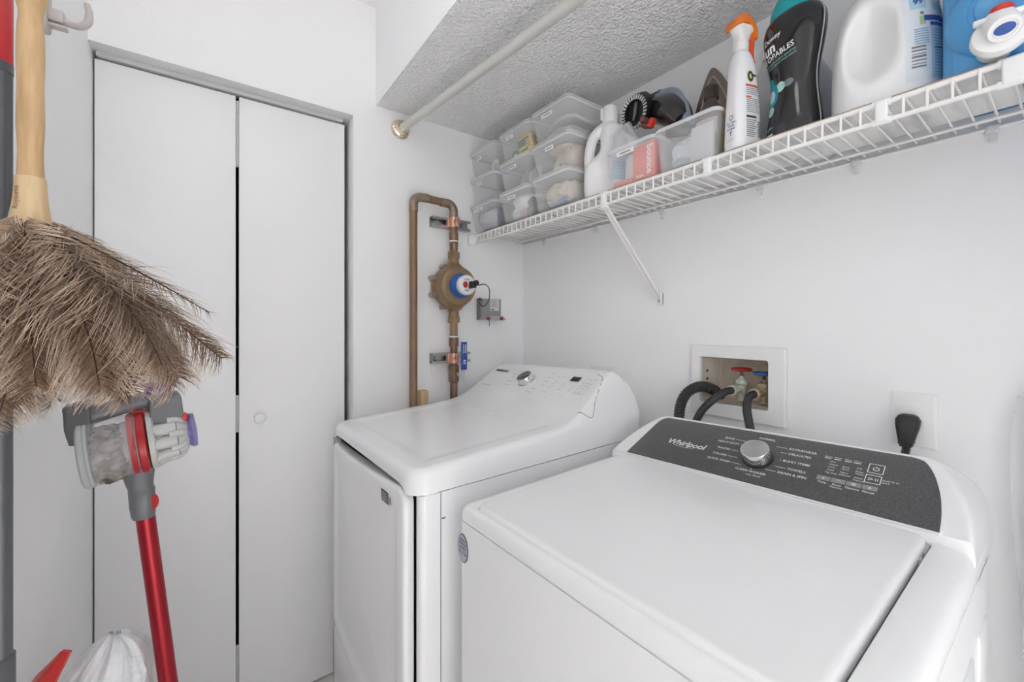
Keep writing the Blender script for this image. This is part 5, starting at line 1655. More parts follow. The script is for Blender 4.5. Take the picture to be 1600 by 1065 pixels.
wk(grid_mb(-0.050, -0.020, -0.026, 0.010, 8, 8, 'ellipse'), 0.0006, 2, m)
wk(grid_mb(-0.048, -0.055, -0.016, -0.005, 8, 10, 'ellipse'), 0.0008, 2, m)
wk(grid_mb(-0.044, -0.045, -0.024, -0.018, 8, 8, 'ellipse'), 0.0010, 3, m)
wk(grid_mb(-0.046, -0.075, -0.026, -0.052, 8, 8, 'ellipse'), 0.0007, 4, m)
wk(grid_mb(-0.022, -0.030, 0.0, -0.008, 8, 8, 'ellipse'), 0.0007, 4, m)
wk(grid_mb(-0.006, -0.026, 0.020, -0.010, 8, 8, 'ellipse'), 0.0007, 5, m)
build(m, 'label_print', [PRINT_W, mat('print_teal_pale', (0.30, 0.58, 0.58), 0.4), mat('print_teal', (0.0, 0.30, 0.34), 0.3), mat('print_ice', (0.55, 0.70, 0.78), 0.3), mat('print_mint', (0.42, 0.68, 0.66), 0.3), mat('print_dusk', (0.16, 0.20, 0.21), 0.25)], kbo, label='white and teal printed label', fixn=False)

# grey blue bottle behind
gb = thing('frosted_bottle', 'frosted bottle with a dark blue label behind the black bottle and the large white jug', 'bottle', (1.205, -0.060, ZI))
MQ = Matrix.Translation((1.200, -0.062, ZI)) @ Matrix.Diagonal((0.80, 0.95, 1, 1))
m = bottle_loft([(0, 0.044, 0.034, 2.5, 0, 0), (0.006, 0.048, 0.038, 2.5, 0, 0), (0.13, 0.048, 0.038, 2.5, 0, 0), (0.18, 0.042, 0.034, 2.3, 0, 0), (0.225, 0.018, 0.018, 2, 0, 0), (0.25, 0.016, 0.016, 2, 0, 0)], M=MQ)
build(m, 'body', mat('frosted_blue_grey', (0.55, 0.58, 0.62), 0.3), gb)
wg = Wrap(m, MQ @ frame((0.05, -0.2, 0.07), (0.9, 0.4, 0), (0, 0, 1), (0.4, -0.9, 0)))
m = MB()
wg(grid_mb(-0.06, -0.055, 0.05, 0.035, 18, 4), 0.0006, 0, m)
wg(grid_mb(-0.06, 0.035, 0.05, 0.060, 18, 2), 0.0006, 3, m)
for k in range(7):
    wg(grid_mb(-0.055, -0.045 + 0.011 * k, 0.045, -0.041 + 0.011 * k, 16, 1), 0.0009, 1 if k % 3 else 2, m)
build(m, 'label_print', [mat('label_steel_blue', (0.14, 0.25, 0.40), 0.4), mat('label_mist', (0.45, 0.55, 0.62), 0.4), mat('label_deep_blue', (0.03, 0.07, 0.22), 0.4), mat('label_sage', (0.45, 0.50, 0.46), 0.4)], gb, label='dark blue printed label', fixn=False)

# large white jug
lj = thing('large_detergent_jug', 'large white detergent jug with a dimple handle and blue and green back label', 'detergent jug', (1.350, -0.155, ZI))
LM = Matrix.Translation((1.343, -0.152, ZI)) @ Matrix.Rotation(radians(14), 4, 'Z')
n_, sg = 10, 96
rings = []
for z, a, b, e, cx, cy in catmull([(0, 0.072, 0.085, 3.2, 0, 0), (0.008, 0.080, 0.094, 3.2, 0, 0), (0.06, 0.081, 0.096, 3.2, 0, 0), (0.12, 0.079, 0.094, 3.0, 0, 0), (0.17, 0.074, 0.088, 2.8, 0, 0), (0.205, 0.066, 0.078, 2.6, 0, 0), (0.235, 0.048, 0.056, 2.3, 0, 0), (0.255, 0.030, 0.032, 2, 0, 0), (0.268, 0.026, 0.026, 2, 0, 0)], n_):
    ring = []
    for x, y in sellipse(a, b, e, sg, cx, cy):
        # hand grip pressed into the camera side of the jug
        u, v = (x + 0.024) / 0.031, (z - 0.118) / 0.062
        q = u * u + v * v
        if y < 0:
            y += 0.050 * math.exp(-(q ** 2.2)) * smooth01(0.02, 0.08, -y)
        ring.append(LM @ Vector((x, y, z)))
    rings.append(ring)
m = MB(); m.loft(rings)
lbod = m
build(m, 'body', BOTW, lj, sharp=70)
m = MB(); m.lathe([(0.029, 0.262), (0.031, 0.266), (0.031, 0.305), (0.028, 0.310), (0.002, 0.311)], LM, 36); build(m, 'cap', mat('pale_blue_cap', (0.45, 0.60, 0.72), 0.35), lj)
wl_ = Wrap(lbod, LM @ frame((0.2, -0.110, 0.09), (0.25, 1, 0), (0, 0, 1), (1, -0.25, 0)))
wl_ = Wrap(lbod, LM @ frame((0.13, -0.16, 0.09), (0.80, 0.60, 0), (0, 0, 1), (0.60, -0.80, 0)))
m = MB()
wl_(grid_mb(-0.046, -0.066, 0.07, 0.100, 20, 10), 0.0006, 0, m)
wl_(grid_mb(-0.014, -0.064, 0.07, 0.034, 16, 6), 0.0009, 1, m)
for k in range(16):
    wl_(grid_mb(-0.010, -0.060 + 0.0052 * k, 0.055 - 0.006 * (k % 3), -0.0578 + 0.0052 * k, 10, 1), 0.0012, 2 if k != 9 else 3, m)
wl_(grid_mb(-0.022, 0.036, 0.07, 0.046, 14, 1), 0.0012, 3, m); wl_(grid_mb(-0.014, 0.027, 0.07, 0.033, 14, 1), 0.0013, 3, m)
wl_(grid_mb(-0.038, 0.060, -0.016, 0.082, 5, 4), 0.0009, 1, m)
wl_(text_mb('99', 0.013, 'CENTER', bold=0.03), 0.0013, 3, m, Matrix.Translation((-0.027, 0.073, 0)))
wl_(grid_mb(-0.006, 0.056, 0.02, 0.070, 6, 3), 0.0009, 1, m)
wl_(grid_mb(-0.022, 0.086, 0.065, 0.104, 14, 4), 0.0010, 4, m); wl_(grid_mb(-0.024, 0.088, -0.010, 0.103, 5, 5, 'ellipse'), 0.0014, 5, m)
wl_(text_mb('1', 0.012, 'CENTER'), 0.0017, 0, m, Matrix.Translation((-0.017, 0.095, 0)))
wl_(grid_mb(-0.028, 0.030, -0.020, 0.046, 3, 4), 0.0009, 6, m); wl_(grid_mb(-0.027, 0.048, -0.021, 0.054, 4, 4, 'ellipse'), 0.0010, 7, m)
for k in range(7):
    wl_(grid_mb(-0.036, -0.004 + 0.0042 * k, -0.017, -0.002 + 0.0042 * k, 4, 1), 0.0009, 2, m)
for k, t in enumerate((0.003, 0.0016, 0.0022, 0.0036, 0.0014, 0.0026, 0.0034)):
    wl_(grid_mb(-0.040, -0.044 + 0.0056 * k, -0.022, -0.044 + 0.0056 * k + t, 4, 1), 0.0009, 7, m)
build(m, 'label_print', [mat('label_ice_white', (0.70, 0.73, 0.77), 0.35), mat('label_sky', (0.40, 0.60, 0.74), 0.35), mat('label_mid_blue', (0.25, 0.42, 0.58), 0.35), mat('label_royal', (0.04, 0.09, 0.32), 0.35), mat('label_leaf', (0.10, 0.24, 0.09), 0.4), mat('label_leaf_dark', (0.06, 0.16, 0.06), 0.4), mat('label_lime', (0.38, 0.55, 0.30), 0.4), PRINT_G], lj, label='blue and green printed back label with a barcode', fixn=False)

# blue dispenser jug lying down
bj = thing('blue_dispenser_jug', 'blue detergent dispenser jug with a white spigot at the right end of the shelf', 'detergent jug', (1.56, -0.15, ZI))
BLU = mat('sky_blue_plastic', (0.085, 0.34, 0.66), 0.26)
m = MB()
ring = []
q = hf((1.4320, 1.74, -0.252, -0.030), 0.03, [0, 0.002, 0.006, 0.012, 0.02, 0.03, 0.05, 0.075, 0.10], lambda x, y, d: ZI + 0.225 - (0.03 - sqrt(max(0, 0.0009 - (0.03 - d) ** 2)) if d < 0.03 else 0), skirt=lambda x, y: ZI + 0.006)
ol = rrect_dense(1.4360, 1.736, -0.248, -0.034, 0.026)
q.loft([[(x, y, ZI + 0.0005) for x, y in ol], [(x, y, ZI + 0.006) for x, y in rrect_dense(1.4320, 1.74, -0.252, -0.030, 0.03)]], True, False)
build(q, 'body', BLU, bj, sharp=60)
m = MB()
FM = frame((1.560, -0.2515, ZI + 0.048), (1, 0, 0), (0, 0, 1), (0, -1, 0))
# swollen front around the spigot with turned steps
m.lathe([(0.112, -0.004), (0.108, 0.010), (0.096, 0.020), (0.078, 0.026), (0.076, 0.0235), (0.070, 0.0235), (0.068, 0.028), (0.050, 0.033), (0.040, 0.034), (0.001, 0.034)], FM @ Matrix.Translation((-0.03, 0.030, 0)) @ Matrix.Diagonal((0.84, 0.66, 1, 1)), 64)
build(m, 'front_bulge', BLU, bj, label='round raised blue front with stepped rings')
m = MB()
m.tube([Vector(p) for p in catmull([(1.462, -0.2525, ZI + 0.108), (1.460, -0.2545, ZI + 0.150), (1.468, -0.2545, ZI + 0.190), (1.500, -0.2535, ZI + 0.196), (1.522, -0.2535, ZI + 0.160), (1.505, -0.2535, ZI + 0.120), (1.480, -0.2525, ZI + 0.102)], 6)], 0.0045, 10, closed=False)
build(m, 'handle_rim_glint', mat('sky_blue_reflection', (0.20, 0.46, 0.74), 0.22), bj, label='rim of the hand hole, its reflection painted in lighter blue')  # the reflection along the hand hole is put into the lighter blue
SPM = frame((1.4985, -0.2835, 1.709), (0.98, 0.17, 0), (0, 0.10, 1), (0.17, -0.98, 0.10)) @ Matrix.Diagonal((0.87, 0.87, 1, 1))
ND = (SPM.to_3x3() @ Vector((0.10, -0.80, 0.58))).normalized()      # the spout points down and out
na = ND.cross(Vector((1, 0, 0))).normalized(); nb2 = ND.cross(na)
NP = Matrix.Translation(SPM @ Vector((0.0, 0.010, 0.010))) @ Matrix((na, nb2, ND)).transposed().to_4x4()
m = MB()
m.lathe([(0.0325, -0.010), (0.0345, -0.006), (0.0345, 0.002), (0.0325, 0.006), (0.026, 0.008), (0.002, 0.009)], SPM, 48)
m.lathe([(0.0185, -0.012), (0.0180, 0.020), (0.0165, 0.0225), (0.0125, 0.0225), (0.0120, 0.0215), (0.001, 0.0215)], NP, 36, cap1=False)
m.box((0, 0, 0), (0.064, 0.009, 0.010), 0.003, 2, SPM @ Matrix.Translation((0, 0.022, 0.012)))
m.box((0, 0, 0), (0.028, 0.022, 0.020), 0.006, 2, SPM @ Matrix.Translation((0, 0.020, 0.010)))
m.cyl(SPM @ Vector((0, 0, -0.035)), SPM @ Vector((0, 0, -0.008)), 0.022, n=28)
sg_ = build(m, 'spigot', mat('spigot_white', (0.83, 0.83, 0.82), 0.35), bj, label='white round spigot')
m = MB(); m.lathe([(0.0105, 0.0200), (0.0104, 0.0230), (0.001, 0.0231)], NP @ Matrix.Diagonal((0.72, 1.0, 1, 1)), 28); build(m, 'spout_opening', mat('spout_blue', (0.01, 0.07, 0.34), 0.3), sg_)
m = MB(); m.lathe([(0.0145, 0.0), (0.0145, 0.008), (0.012, 0.011), (0.001, 0.0115)], SPM @ Matrix.Translation((0, 0.0285, 0.008)) @ Matrix.Rotation(-pi / 2, 4, 'X'), 28); build(m, 'push_button', mat('button_red', (0.60, 0.04, 0.03), 0.35), sg_, label='red push button')

# ================================================================== left side: hooks, duster, vacuum, pole, bag, dustpan
HOOKM = mat('hook_shaded_plastic', (0.50, 0.46, 0.44), 0.4)  # white hook, its colour darkened for the shadow it hangs in
hk = thing('wall_hook', 'pale plastic wall hook with an upturned arm at the top left, beside the closet door', 'wall hook', (0.405, YL, 1.83))
m = MB(); m.prism(rrect(-0.019, 0.019, -0.042, 0.045, 0.014, 6), 0, 0.015, frame((0.405, YL + 0.0003, 1.885), (1, 0, 0), (0, 0, 1), (0, 1, 0)), bev=0.004); build(m, 'base_plate', HOOKM, hk)
m = MB()
m.boxb((0.393, YL + 0.014, 1.866), (0.417, YL + 0.036, 1.890), 0.004)
m.boxb((0.396, YL + 0.012, 1.857), (0.414, YL + 0.040, 1.863), 0.002)
build(m, 'bracket', HOOKM, hk)
m = MB()
hp = catmull([(0.405, YL + 0.030, 1.876, 0.0062), (0.405, YL + 0.045, 1.872, 0.0062), (0.406, YL + 0.058, 1.874, 0.0066), (0.407, YL + 0.068, 1.886, 0.0066), (0.407, YL + 0.0695, 1.905, 0.0058), (0.407, YL + 0.066, 1.922, 0.0045)], 6)
m.tube([p[:3] for p in hp], [p[3] for p in hp], 14); build(m, 'arm', HOOKM, hk)

DXY = Vector((0.919, -1.3600, 0))
h2 = thing('wall_hook', 'pale plastic wall hook above the frame that carries the feather duster', 'wall hook', (0.919, YL, 1.66))
m = MB(); m.prism(rrect(-0.019, 0.019, -0.042, 0.045, 0.014, 6), 0, 0.015, frame((0.919, YL + 0.0003, 1.725), (1, 0, 0), (0, 0, 1), (0, 1, 0)), bev=0.004); build(m, 'base_plate', HOOKM, h2)
m = MB()
hp = catmull([(0.919, YL + 0.012, 1.712, 0.006), (0.919, YL + 0.06, 1.705, 0.006), (0.919, YL + 0.110, 1.707, 0.006), (0.919, YL + 0.122, 1.722, 0.0055), (0.919, YL + 0.122, 1.742, 0.0045)], 6)
m.tube([p[:3] for p in hp], [p[3] for p in hp], 14); build(m, 'arm', HOOKM, h2)

# ---- feather duster
fd = thing('feather_duster', 'brown ostrich feather duster with a wooden handle hanging at the left', 'feather duster', (DXY.x, DXY.y, 1.20))
WOOD = mat('light_wood', (0.62, 0.42, 0.22), 0.42, noise2=(26, (0.50, 0.32, 0.155), 0.4, 0.65), streak=(5, 5, 0.7))
WOODP = mat('pale_wood', (0.68, 0.51, 0.30), 0.45, noise2=(26, (0.60, 0.42, 0.23), 0.4, 0.65), streak=(5, 5, 0.7))
ZF = 1.397
MQ = Matrix.Translation((DXY.x, DXY.y, 0))
hprof = [(0.002, 1.668), (0.010, 1.666), (0.0145, 1.655), (0.0160, 1.640), (0.0155, 1.628), (0.0122, 1.617), (0.0118, 1.609), (0.0130, 1.595), (0.0136, 1.575), (0.0134, 1.555), (0.0128, 1.538), (0.0133, 1.518), (0.0136, 1.500), (0.0128, 1.484), (0.0122, 1.470), (0.0126, 1.456), (0.0134, 1.4425)]
hprof = [(r * 0.76, z) for r, z in hprof]
m = MB(); m.lathe([(r, z) for r, z in catmull(hprof, 4)], MQ, 32); build(m, 'handle', WOOD, fd)
m = MB(); m.lathe([(r * 0.76, z) for r, z in catmull([(0.0136, 1.4425), (0.0150, 1.441), (0.0156, 1.430), (0.0172, 1.415), (0.0200, 1.400), (0.0214, 1.392), (0.0150, 1.390)], 4)], MQ, 32)
fe = build(m, 'ferrule', WOODP, fd)
m = MB()
MT = frame(DXY + Vector((0.0155 * 0.1, 0, 1.416)), (0, 0, -1), (0, 1, 0), (1, 0, 0))
wq = Wrap(MB().lathe([(0.0114, 1.441), (0.0119, 1.430), (0.0131, 1.415), (0.0152, 1.400)], MQ, 48), frame(DXY + Vector((0, -0.0080, 1.418)) + Vector((0.2, 0, 0)), (0, 0, 1), (0, -1, 0), (1, 0, 0)))
wq(text_mb('Royaume', 0.0065, 'CENTER', shear=0.2), 0.0004, 0, m)
build(m, 'stamp', mat('burnt_stamp', (0.20, 0.11, 0.05), 0.6), fe, fixn=False)
m = MB()
lp = [(DXY.x, DXY.y, 1.650), (DXY.x + 0.010, DXY.y - 0.012, 1.675), (DXY.x + 0.006, -1.361, 1.705), (DXY.x, -1.3600, 1.7145), (DXY.x - 0.006, -1.361, 1.705), (DXY.x - 0.010, DXY.y - 0.008, 1.675), (DXY.x, DXY.y, 1.650)]
m.tube(catmull(lp, 5), 0.0014, 8); build(m, 'hanging_loop', mat('dark_leather', (0.10, 0.055, 0.04), 0.6), fd)

FEATH = mat('ostrich_feather', (0.3, 0.22, 0.17), 0.75, vcol=True, spec=0.2)

def feather_mesh(seed, L=0.21, wmax=0.052, nb=105, droop=0.9, dark=True, curl=1.0):
    rnd = random.Random(seed)
    mb = MB()
    p = Vector((0, 0, 0)); pts = [p.copy()]
    side = rnd.uniform(-0.25, 0.25)
    for k in range(1, 26):
        t = k / 25
        a = droop * t ** 1.7
        p = p + Vector((side * t * t, sin(a), cos(a))).normalized() * (L / 25)
        pts.append(p.copy())
    n0 = len(mb.v)
    mb.tube(pts, [0.0011 * (1 - 0.8 * k / 25) + 0.0002 for k in range(26)], 5)
    sh = (0.040, 0.026, 0.022) if dark else (0.26, 0.18, 0.13)
    for i in range(n0, len(mb.v)):
        mb.c[i] = sh
    base = Vector((0.172, 0.106, 0.070)) if dark else Vector((0.44, 0.315, 0.225))
    tip = Vector((0.68, 0.53, 0.41)) if dark else Vector((0.82, 0.70, 0.59))
    def at(t):
        f = t * 25; i = min(int(f), 24); return pts[i].lerp(pts[i + 1], f - i), (pts[min(i + 1, 25)] - pts[i]).normalized()
    ph = rnd.uniform(0, 6)
    for s in (1, -1):
        for k in range(nb):
            t = 0.04 + 0.96 * (k + rnd.random() * 0.9) / nb
            q, tg = at(min(t, 0.999))
            ln = wmax * (0.60 + 0.40 * sin(pi * min(1, t * 0.9 + 0.12))) * (1 - smooth01(0.80, 1.0, t) * 0.35) * rnd.uniform(0.72, 1.15)
            out = Vector((s, 0, 0)); nr = tg.cross(out).normalized() * s
            wav = 0.22 * sin(9 * t + ph)            # loose barbs gather in soft locks
            ang = 0.80 + wav + rnd.uniform(-0.10, 0.10)
            d = (tg * cos(ang) + out * sin(ang) + nr * rnd.uniform(-0.28, 0.28)).normalized()
            w_ = 0.00046
            prev = q.copy(); row = []
            tint = rnd.uniform(0.62, 1.25)
            nseg = 6
            sag = rnd.uniform(0.15, 0.42) * curl
            for j in range(nseg + 1):
                u = j / nseg
                wd_ = w_ * (1 - 0.8 * u)
                sdir = d.cross(nr).normalized()
                row.append((prev - sdir * wd_, prev + sdir * wd_, u))
                d = (d + nr * (0.05 + sag * u) + tg * (0.10 - 0.06 * u) + Vector((rnd.uniform(-.13, .13), rnd.uniform(-.13, .13), rnd.uniform(-.13, .13)))).normalized()
                prev = prev + d * (ln / nseg)
            b0 = len(mb.v)
            vs = []
            for a_, b_, u in row:
                vs += [a_, b_]
            mb.add(vs, [[2 * j, 2 * j + 1, 2 * j + 3, 2 * j + 2] for j in range(nseg)])
            for j, (a_, b_, u) in enumerate(row):
                c = base.lerp(tip, smooth01(0.30, 1.0, u) * 0.80) * tint
                mb.c[b0 + 2 * j] = tuple(c); mb.c[b0 + 2 * j + 1] = tuple(c)
    return mb

def feather_data(seed, **k):
    mb = feather_mesh(seed, **k)
    me = mesh_of(mb, 'feather')
    me.materials.append(FEATH)
    at = me.color_attributes.new('tint', 'FLOAT_COLOR', 'POINT')
    cols = []
    for i in range(len(mb.v)):
        cols += [*mb.c.get(i, (0.3, 0.22, 0.17)), 1]
    at.data.foreach_set('color', cols)
    me.polygons.foreach_set('use_smooth', [True] * len(me.polygons))
    return me

FM_LONG = [feather_data(s, L=0.205, wmax=0.062, droop=0.30 + 0.10 * s, nb=210) for s in range(4)]
FM_PALE = [feather_data(10 + s, L=0.180, wmax=0.056, droop=0.6 + 0.2 * s, dark=False, nb=190, curl=1.5) for s in range(3)]
FM_FLUFF = [feather_data(20 + s, L=0.075, wmax=0.030, droop=1.2, dark=False, nb=85, curl=2.6) for s in range(2)]

rnd = random.Random(4)
O = Vector((0, 0, 1.402 - 1.20))

def put_feather(me, az, el, roll, off=(0, 0, 0), scale=1.0):
    """az: heading in plan, el: angle away from straight down"""
    d = Vector((sin(el) * cos(az), sin(el) * sin(az), -cos(el)))
    # the feather bends towards the ground side of its heading (droops down)
    dn = Vector((0, 0, -1)); y = (dn - d * dn.dot(d))
    if y.length < 0.05:
        y = Vector((cos(az), sin(az), 0)) * -1
    y.normalize()
    x = y.cross(d).normalized()
    M = Matrix((x, y, d)).transposed().to_4x4() @ Matrix.Rotation(roll, 4, 'Z') @ Matrix.Diagonal((scale, scale, scale, 1))
    o = bpy.data.objects.new('feather', me)
    COL.objects.link(o)
    o.parent = fd
    o.matrix_local = Matrix.Translation(O + Vector(off)) @ M
    return o

AZR = math.atan2(RGT.y, RGT.x)          # towards the right of the picture
AZC = math.atan2(-FWD.y, -FWD.x)        # towards the camera
def wall_el(az, el):
    """feathers on the wall side are pressed flat by the wall"""
    towards = -sin(az)
    if towards > 0:
        return min(el, radians(18) + radians(60) * (1 - towards) ** 1.3)
    return el
count = 0
for ringi, (n, e0, e1) in enumerate(((8, 3, 16), (13, 14, 30), (17, 28, 44), (16, 38, 50))):
    for k in range(n):
        az = 2 * pi * (k + rnd.uniform(0.1, 0.9)) / n
        el = radians(rnd.uniform(e0, e1))
        el = wall_el(az, el)
        me = FM_LONG[rnd.randrange(4)] if rnd.random() < 0.62 else FM_PALE[rnd.randrange(3)]
        put_feather(me, az, el, rnd.uniform(-0.9, 0.9), scale=rnd.uniform(0.86, 1.02))
        count += 1
# the stray ones that stick out to the right and the dark shafted ones that face the camera
put_feather(FM_LONG[0], AZR, radians(51), 0.3, scale=1.14)
put_feather(FM_LONG[1], AZR + 0.10, radians(53), -0.2, scale=1.04)
put_feather(FM_LONG[2], AZR - 0.25, radians(48), 0.5, scale=1.10)
put_feather(FM_LONG[3], AZR - 0.1, radians(48), -0.5, scale=1.12)
put_feather(FM_LONG[0], AZR + 0.2, radians(44), 0.2, scale=1.10)
put_feather(FM_LONG[0], AZC + 0.25, radians(16), 0.2, (0.024, -0.010, -0.015), 0.96)
put_feather(FM_LONG[1], AZC + 0.9, radians(40), -0.3, (0.016, 0.0, -0.010), 0.90)
put_feather(FM_LONG[2], AZC - 0.6, radians(30), 0.3, (0.016, 0.0, -0.010), 0.95)
for k in range(22):
    az = 2 * pi * (k + rnd.uniform(0, 0.8)) / 22
    el = wall_el(az, radians(rnd.uniform(25, 66)))
    put_feather(FM_FLUFF[k % 2], az, el, rnd.uniform(-1.2, 1.2), (0.006 * cos(az), 0.006 * sin(az), 0.0), rnd.uniform(0.85, 1.25))

stray = feather_data(61, L=0.205, wmax=0.040, droop=0.12, nb=46, curl=0.8)
put_feather(stray, AZR + 0.05, radians(63), 0.4)
put_feather(FM_LONG[0], AZR - 0.12, radians(55), -0.3, scale=1.14)
put_feather(FM_LONG[1], AZR + 0.22, radians(52), 0.6, scale=1.12)
put_feather(FM_LONG[0], AZR - 0.4, radians(50), 0.2, scale=1.12)
# loose down between the feathers: nobody could count it
tuft = [feather_mesh(40 + q, L=0.030, wmax=0.022, nb=26, droop=0.9, dark=False, curl=2.8) for q in range(3)]
dn = MB()
for k in range(150):
    az = 2 * pi * rnd.random()
    el = wall_el(az, radians(rnd.uniform(8, 50)))
    dist = rnd.uniform(0.015, 0.125)
    d = Vector((sin(el) * cos(az), sin(el) * sin(az), -cos(el)))
    p = O + d * dist + d.orthogonal().normalized() * 0.004
    q = Vector((rnd.uniform(-1, 1), rnd.uniform(-1, 1), rnd.uniform(-1, 1))) * 0.9 + d * 0.9
    q.normalize()
    x = q.orthogonal().normalized()
    M = Matrix((x, q.cross(x), q)).transposed().to_4x4() @ Matrix.Rotation(rnd.uniform(0, 6.28), 4, 'Z')
    b0 = len(dn.v)
    t_ = tuft[k % 3]
    dn.merge(t_, Matrix.Translation(p) @ M)
    for i_, c_ in t_.c.items():
        dn.c[b0 + i_] = c_
o = build(dn, 'down_tufts', FEATH, fd, world=False, sharp=None, fixn=False, label='pale loose down')
o['kind'] = 'stuff'

# ---- cordless stick vacuum; local x = along the bin, local y = away from the viewer
K = 0.0012
VO = CAM + (FWD * 650 + RGT * (240 - 800) + Vector((0, 0, 505 - 690))) * K
VR = math.atan2(RGT.y, RGT.x) + math.atan2(560, 650)      # it hangs square to the line of sight
KX = K / 1.318
cv = thing('stick_vacuum', 'cordless stick vacuum with a clear dust bin and red wand standing before the closet door', 'vacuum cleaner', (VO.x, VO.y, 0), (0, 0, VR))
VZ = VO.z
def V(u, v, d=0.0):
    return Vector(((u - 240) * KX, d, VZ + (690 - v) * K))
VGREY = mat('vacuum_grey', (0.14, 0.14, 0.15), 0.32)
VGREYD = mat('vacuum_dark_grey', (0.085, 0.085, 0.09), 0.38)
VRED = mat('vacuum_red_metal', (0.33, 0.012, 0.022), 0.28, 0.55)
VLIGHT = mat('vacuum_pale_grey', (0.52, 0.52, 0.51), 0.3)
PURPLE = mat('vacuum_purple', (0.085, 0.05, 0.30), 0.35)
CLEARV = mat('clear_dust_bin', (0.75, 0.75, 0.76), 0.08, clear=0.83)
AXD = (V(226, 686) - V(140, 694)).normalized()
def axm(p):
    z = AXD; x = Vector((0, 1, 0)); y = z.cross(x)
    return Matrix.Translation(p) @ Matrix((x, y, z)).transposed().to_4x4()
AM = axm(V(140, 694))
BL = (V(226, 686) - V(140, 694)).length
m = MB(); m.lathe([(0.0585, 0.0), (0.0590, 0.01), (0.0545, BL * 0.98), (0.0530, BL)], AM, 48, cap0=False, cap1=False)
m.lathe([(0.0570, 0.0), (0.0575, 0.01), (0.0530, BL * 0.98)], AM, 48, cap0=False, cap1=False)
db = build(m, 'dust_bin', CLEARV, cv, world=False)
m = MB(); m.lathe([(0.045, -0.005), (0.0565, -0.004), (0.0600, -0.001), (0.0600, 0.003), (0.0585, 0.005), (0.0600, 0.007), (0.0590, 0.010), (0.0575, 0.010)], AM, 48); build(m, 'bin_lid', mat('bin_lid_grey', (0.42, 0.43, 0.43), 0.22), db, world=False)
m = crumple((0, 0, 0), (0.056, 0.098, 0.098), 77, amp=0.18, freq=14, sub=5, e=0.6)
mm = MB(); mm.merge(m, axm(V(176, 697)) @ Matrix.Rotation(pi / 2, 4, 'Y'))
build(mm, 'lint', mat('grey_brown_lint', (0.10, 0.075, 0.06), 0.95, noise2=(60, (0.42, 0.37, 0.33), 0.4, 0.62), bump=(180, 0.004)), db, world=False, sharp=None)
m = MB(); m.lathe([(0.018, 0.046), (0.042, 0.050), (0.044, BL)], AM, 32); build(m, 'shroud', mat('shroud_grey', (0.52, 0.49, 0.46), 0.5, bump=(900, 0.001)), db, world=False)
m = MB(); R0 = axm(V(221, 687)); m.lathe([(0.0545, -0.004), (0.0570, -0.002), (0.0575, 0.007), (0.0545, 0.009)], R0, 48); m.lathe([(0.0545, -0.015), (0.0555, -0.013), (0.0555, -0.007), (0.0545, -0.006)], R0, 48)
build(m, 'bin_ring', mat('ring_red', (0.42, 0.02, 0.025), 0.3), cv, world=False, label='red ring round the dust bin')
CMx = axm(V(238, 685)) @ Matrix.Diagonal((1, 1, 0.72, 1))
m = MB()
m.lathe([(0.0545, -0.006), (0.0545, 0.004), (0.050, 0.008)], CMx, 40)
for k in range(10):
    a = 2 * pi * k / 10 + 0.1
    p0 = CMx @ Vector((0.043 * cos(a), 0.043 * sin(a), 0.0)); p1 = CMx @ Vector((0.034 * cos(a), 0.034 * sin(a), 0.044))
    m.tube([p0, p0.lerp(p1, 0.55), p1], [0.0105, 0.0115, 0.0150], 16)
    p2 = CMx @ Vector((0.030 * cos(a), 0.030 * sin(a), 0.058)); p3 = CMx @ Vector((0.012 * cos(a), 0.012 * sin(a), 0.073))
    m.tube([p1, p2, p3], [0.0145, 0.0105, 0.006], 14)
    b2 = a + pi / 10
    q1 = CMx @ Vector((0.044 * cos(b2), 0.044 * sin(b2), 0.034)); q2 = CMx @ Vector((0.040 * cos(b2), 0.040 * sin(b2), 0.056)); q3 = CMx @ Vector((0.016 * cos(b2), 0.016 * sin(b2), 0.071))
    m.tube(catmull([tuple(q1), tuple(q2), tuple(q3)], 4), 0.0065, 10)
build(m, 'cyclones', VLIGHT, cv, world=False, label='ring of pale grey cyclone cones')
m = MB(); m.lathe([(0.012, 0.058), (0.030, 0.076), (0.033, 0.082), (0.032, 0.090), (0.002, 0.094)], CMx, 28)
for k in range(6):
    a = 2 * pi * k / 6
    m.sphere(CMx @ Vector((0.026 * cos(a), 0.021 * sin(a), 0.074)), 0.0065, 10)
build(m, 'cyclone_cap', mat('cap_lilac_grey', (0.20, 0.18, 0.40), 0.3), cv, world=False, label='purple cap of the cyclones')
# motor head
m = MB()
m.lathe([(0.024, 0.0), (0.0265, 0.004), (0.0270, 0.050), (0.0250, 0.062), (0.023, 0.064)], Matrix.Translation(V(262, 668, 0.0)) @ Matrix.Rotation(radians(-8), 4, 'Y'), 36)
m.loft([[V(233, 668, y) for y in (-0.03, 0.03)] + [V(288, 652, y) for y in (0.03, -0.03)], [V(234, 616, y) for y in (-0.03, 0.03)] + [V(284, 620, y) for y in (0.03, -0.03)]])
m = fuse(m, 0.0025, 4)
build(m, 'motor_housing', VGREY, cv, world=False, sharp=60)
m = MB()
m.lathe([(0.018, 0.0), (0.020, 0.004), (0.018, 0.012), (0.003, 0.013)], Matrix.Translation(V(247, 613, 0.0)), 28)
for k in range(12):
    a = 2 * pi * k / 12
    p = V(247, 603, 0.0)
    m.box(p + Vector((0.013 * cos(a), 0.013 * sin(a), 0.0015)), (0.014, 0.004, 0.008), 0.001, 1, Matrix.Rotation(a, 4, 'Z'))
build(m, 'filter', PURPLE, cv, world=False, label='purple filter top')
m = MB()
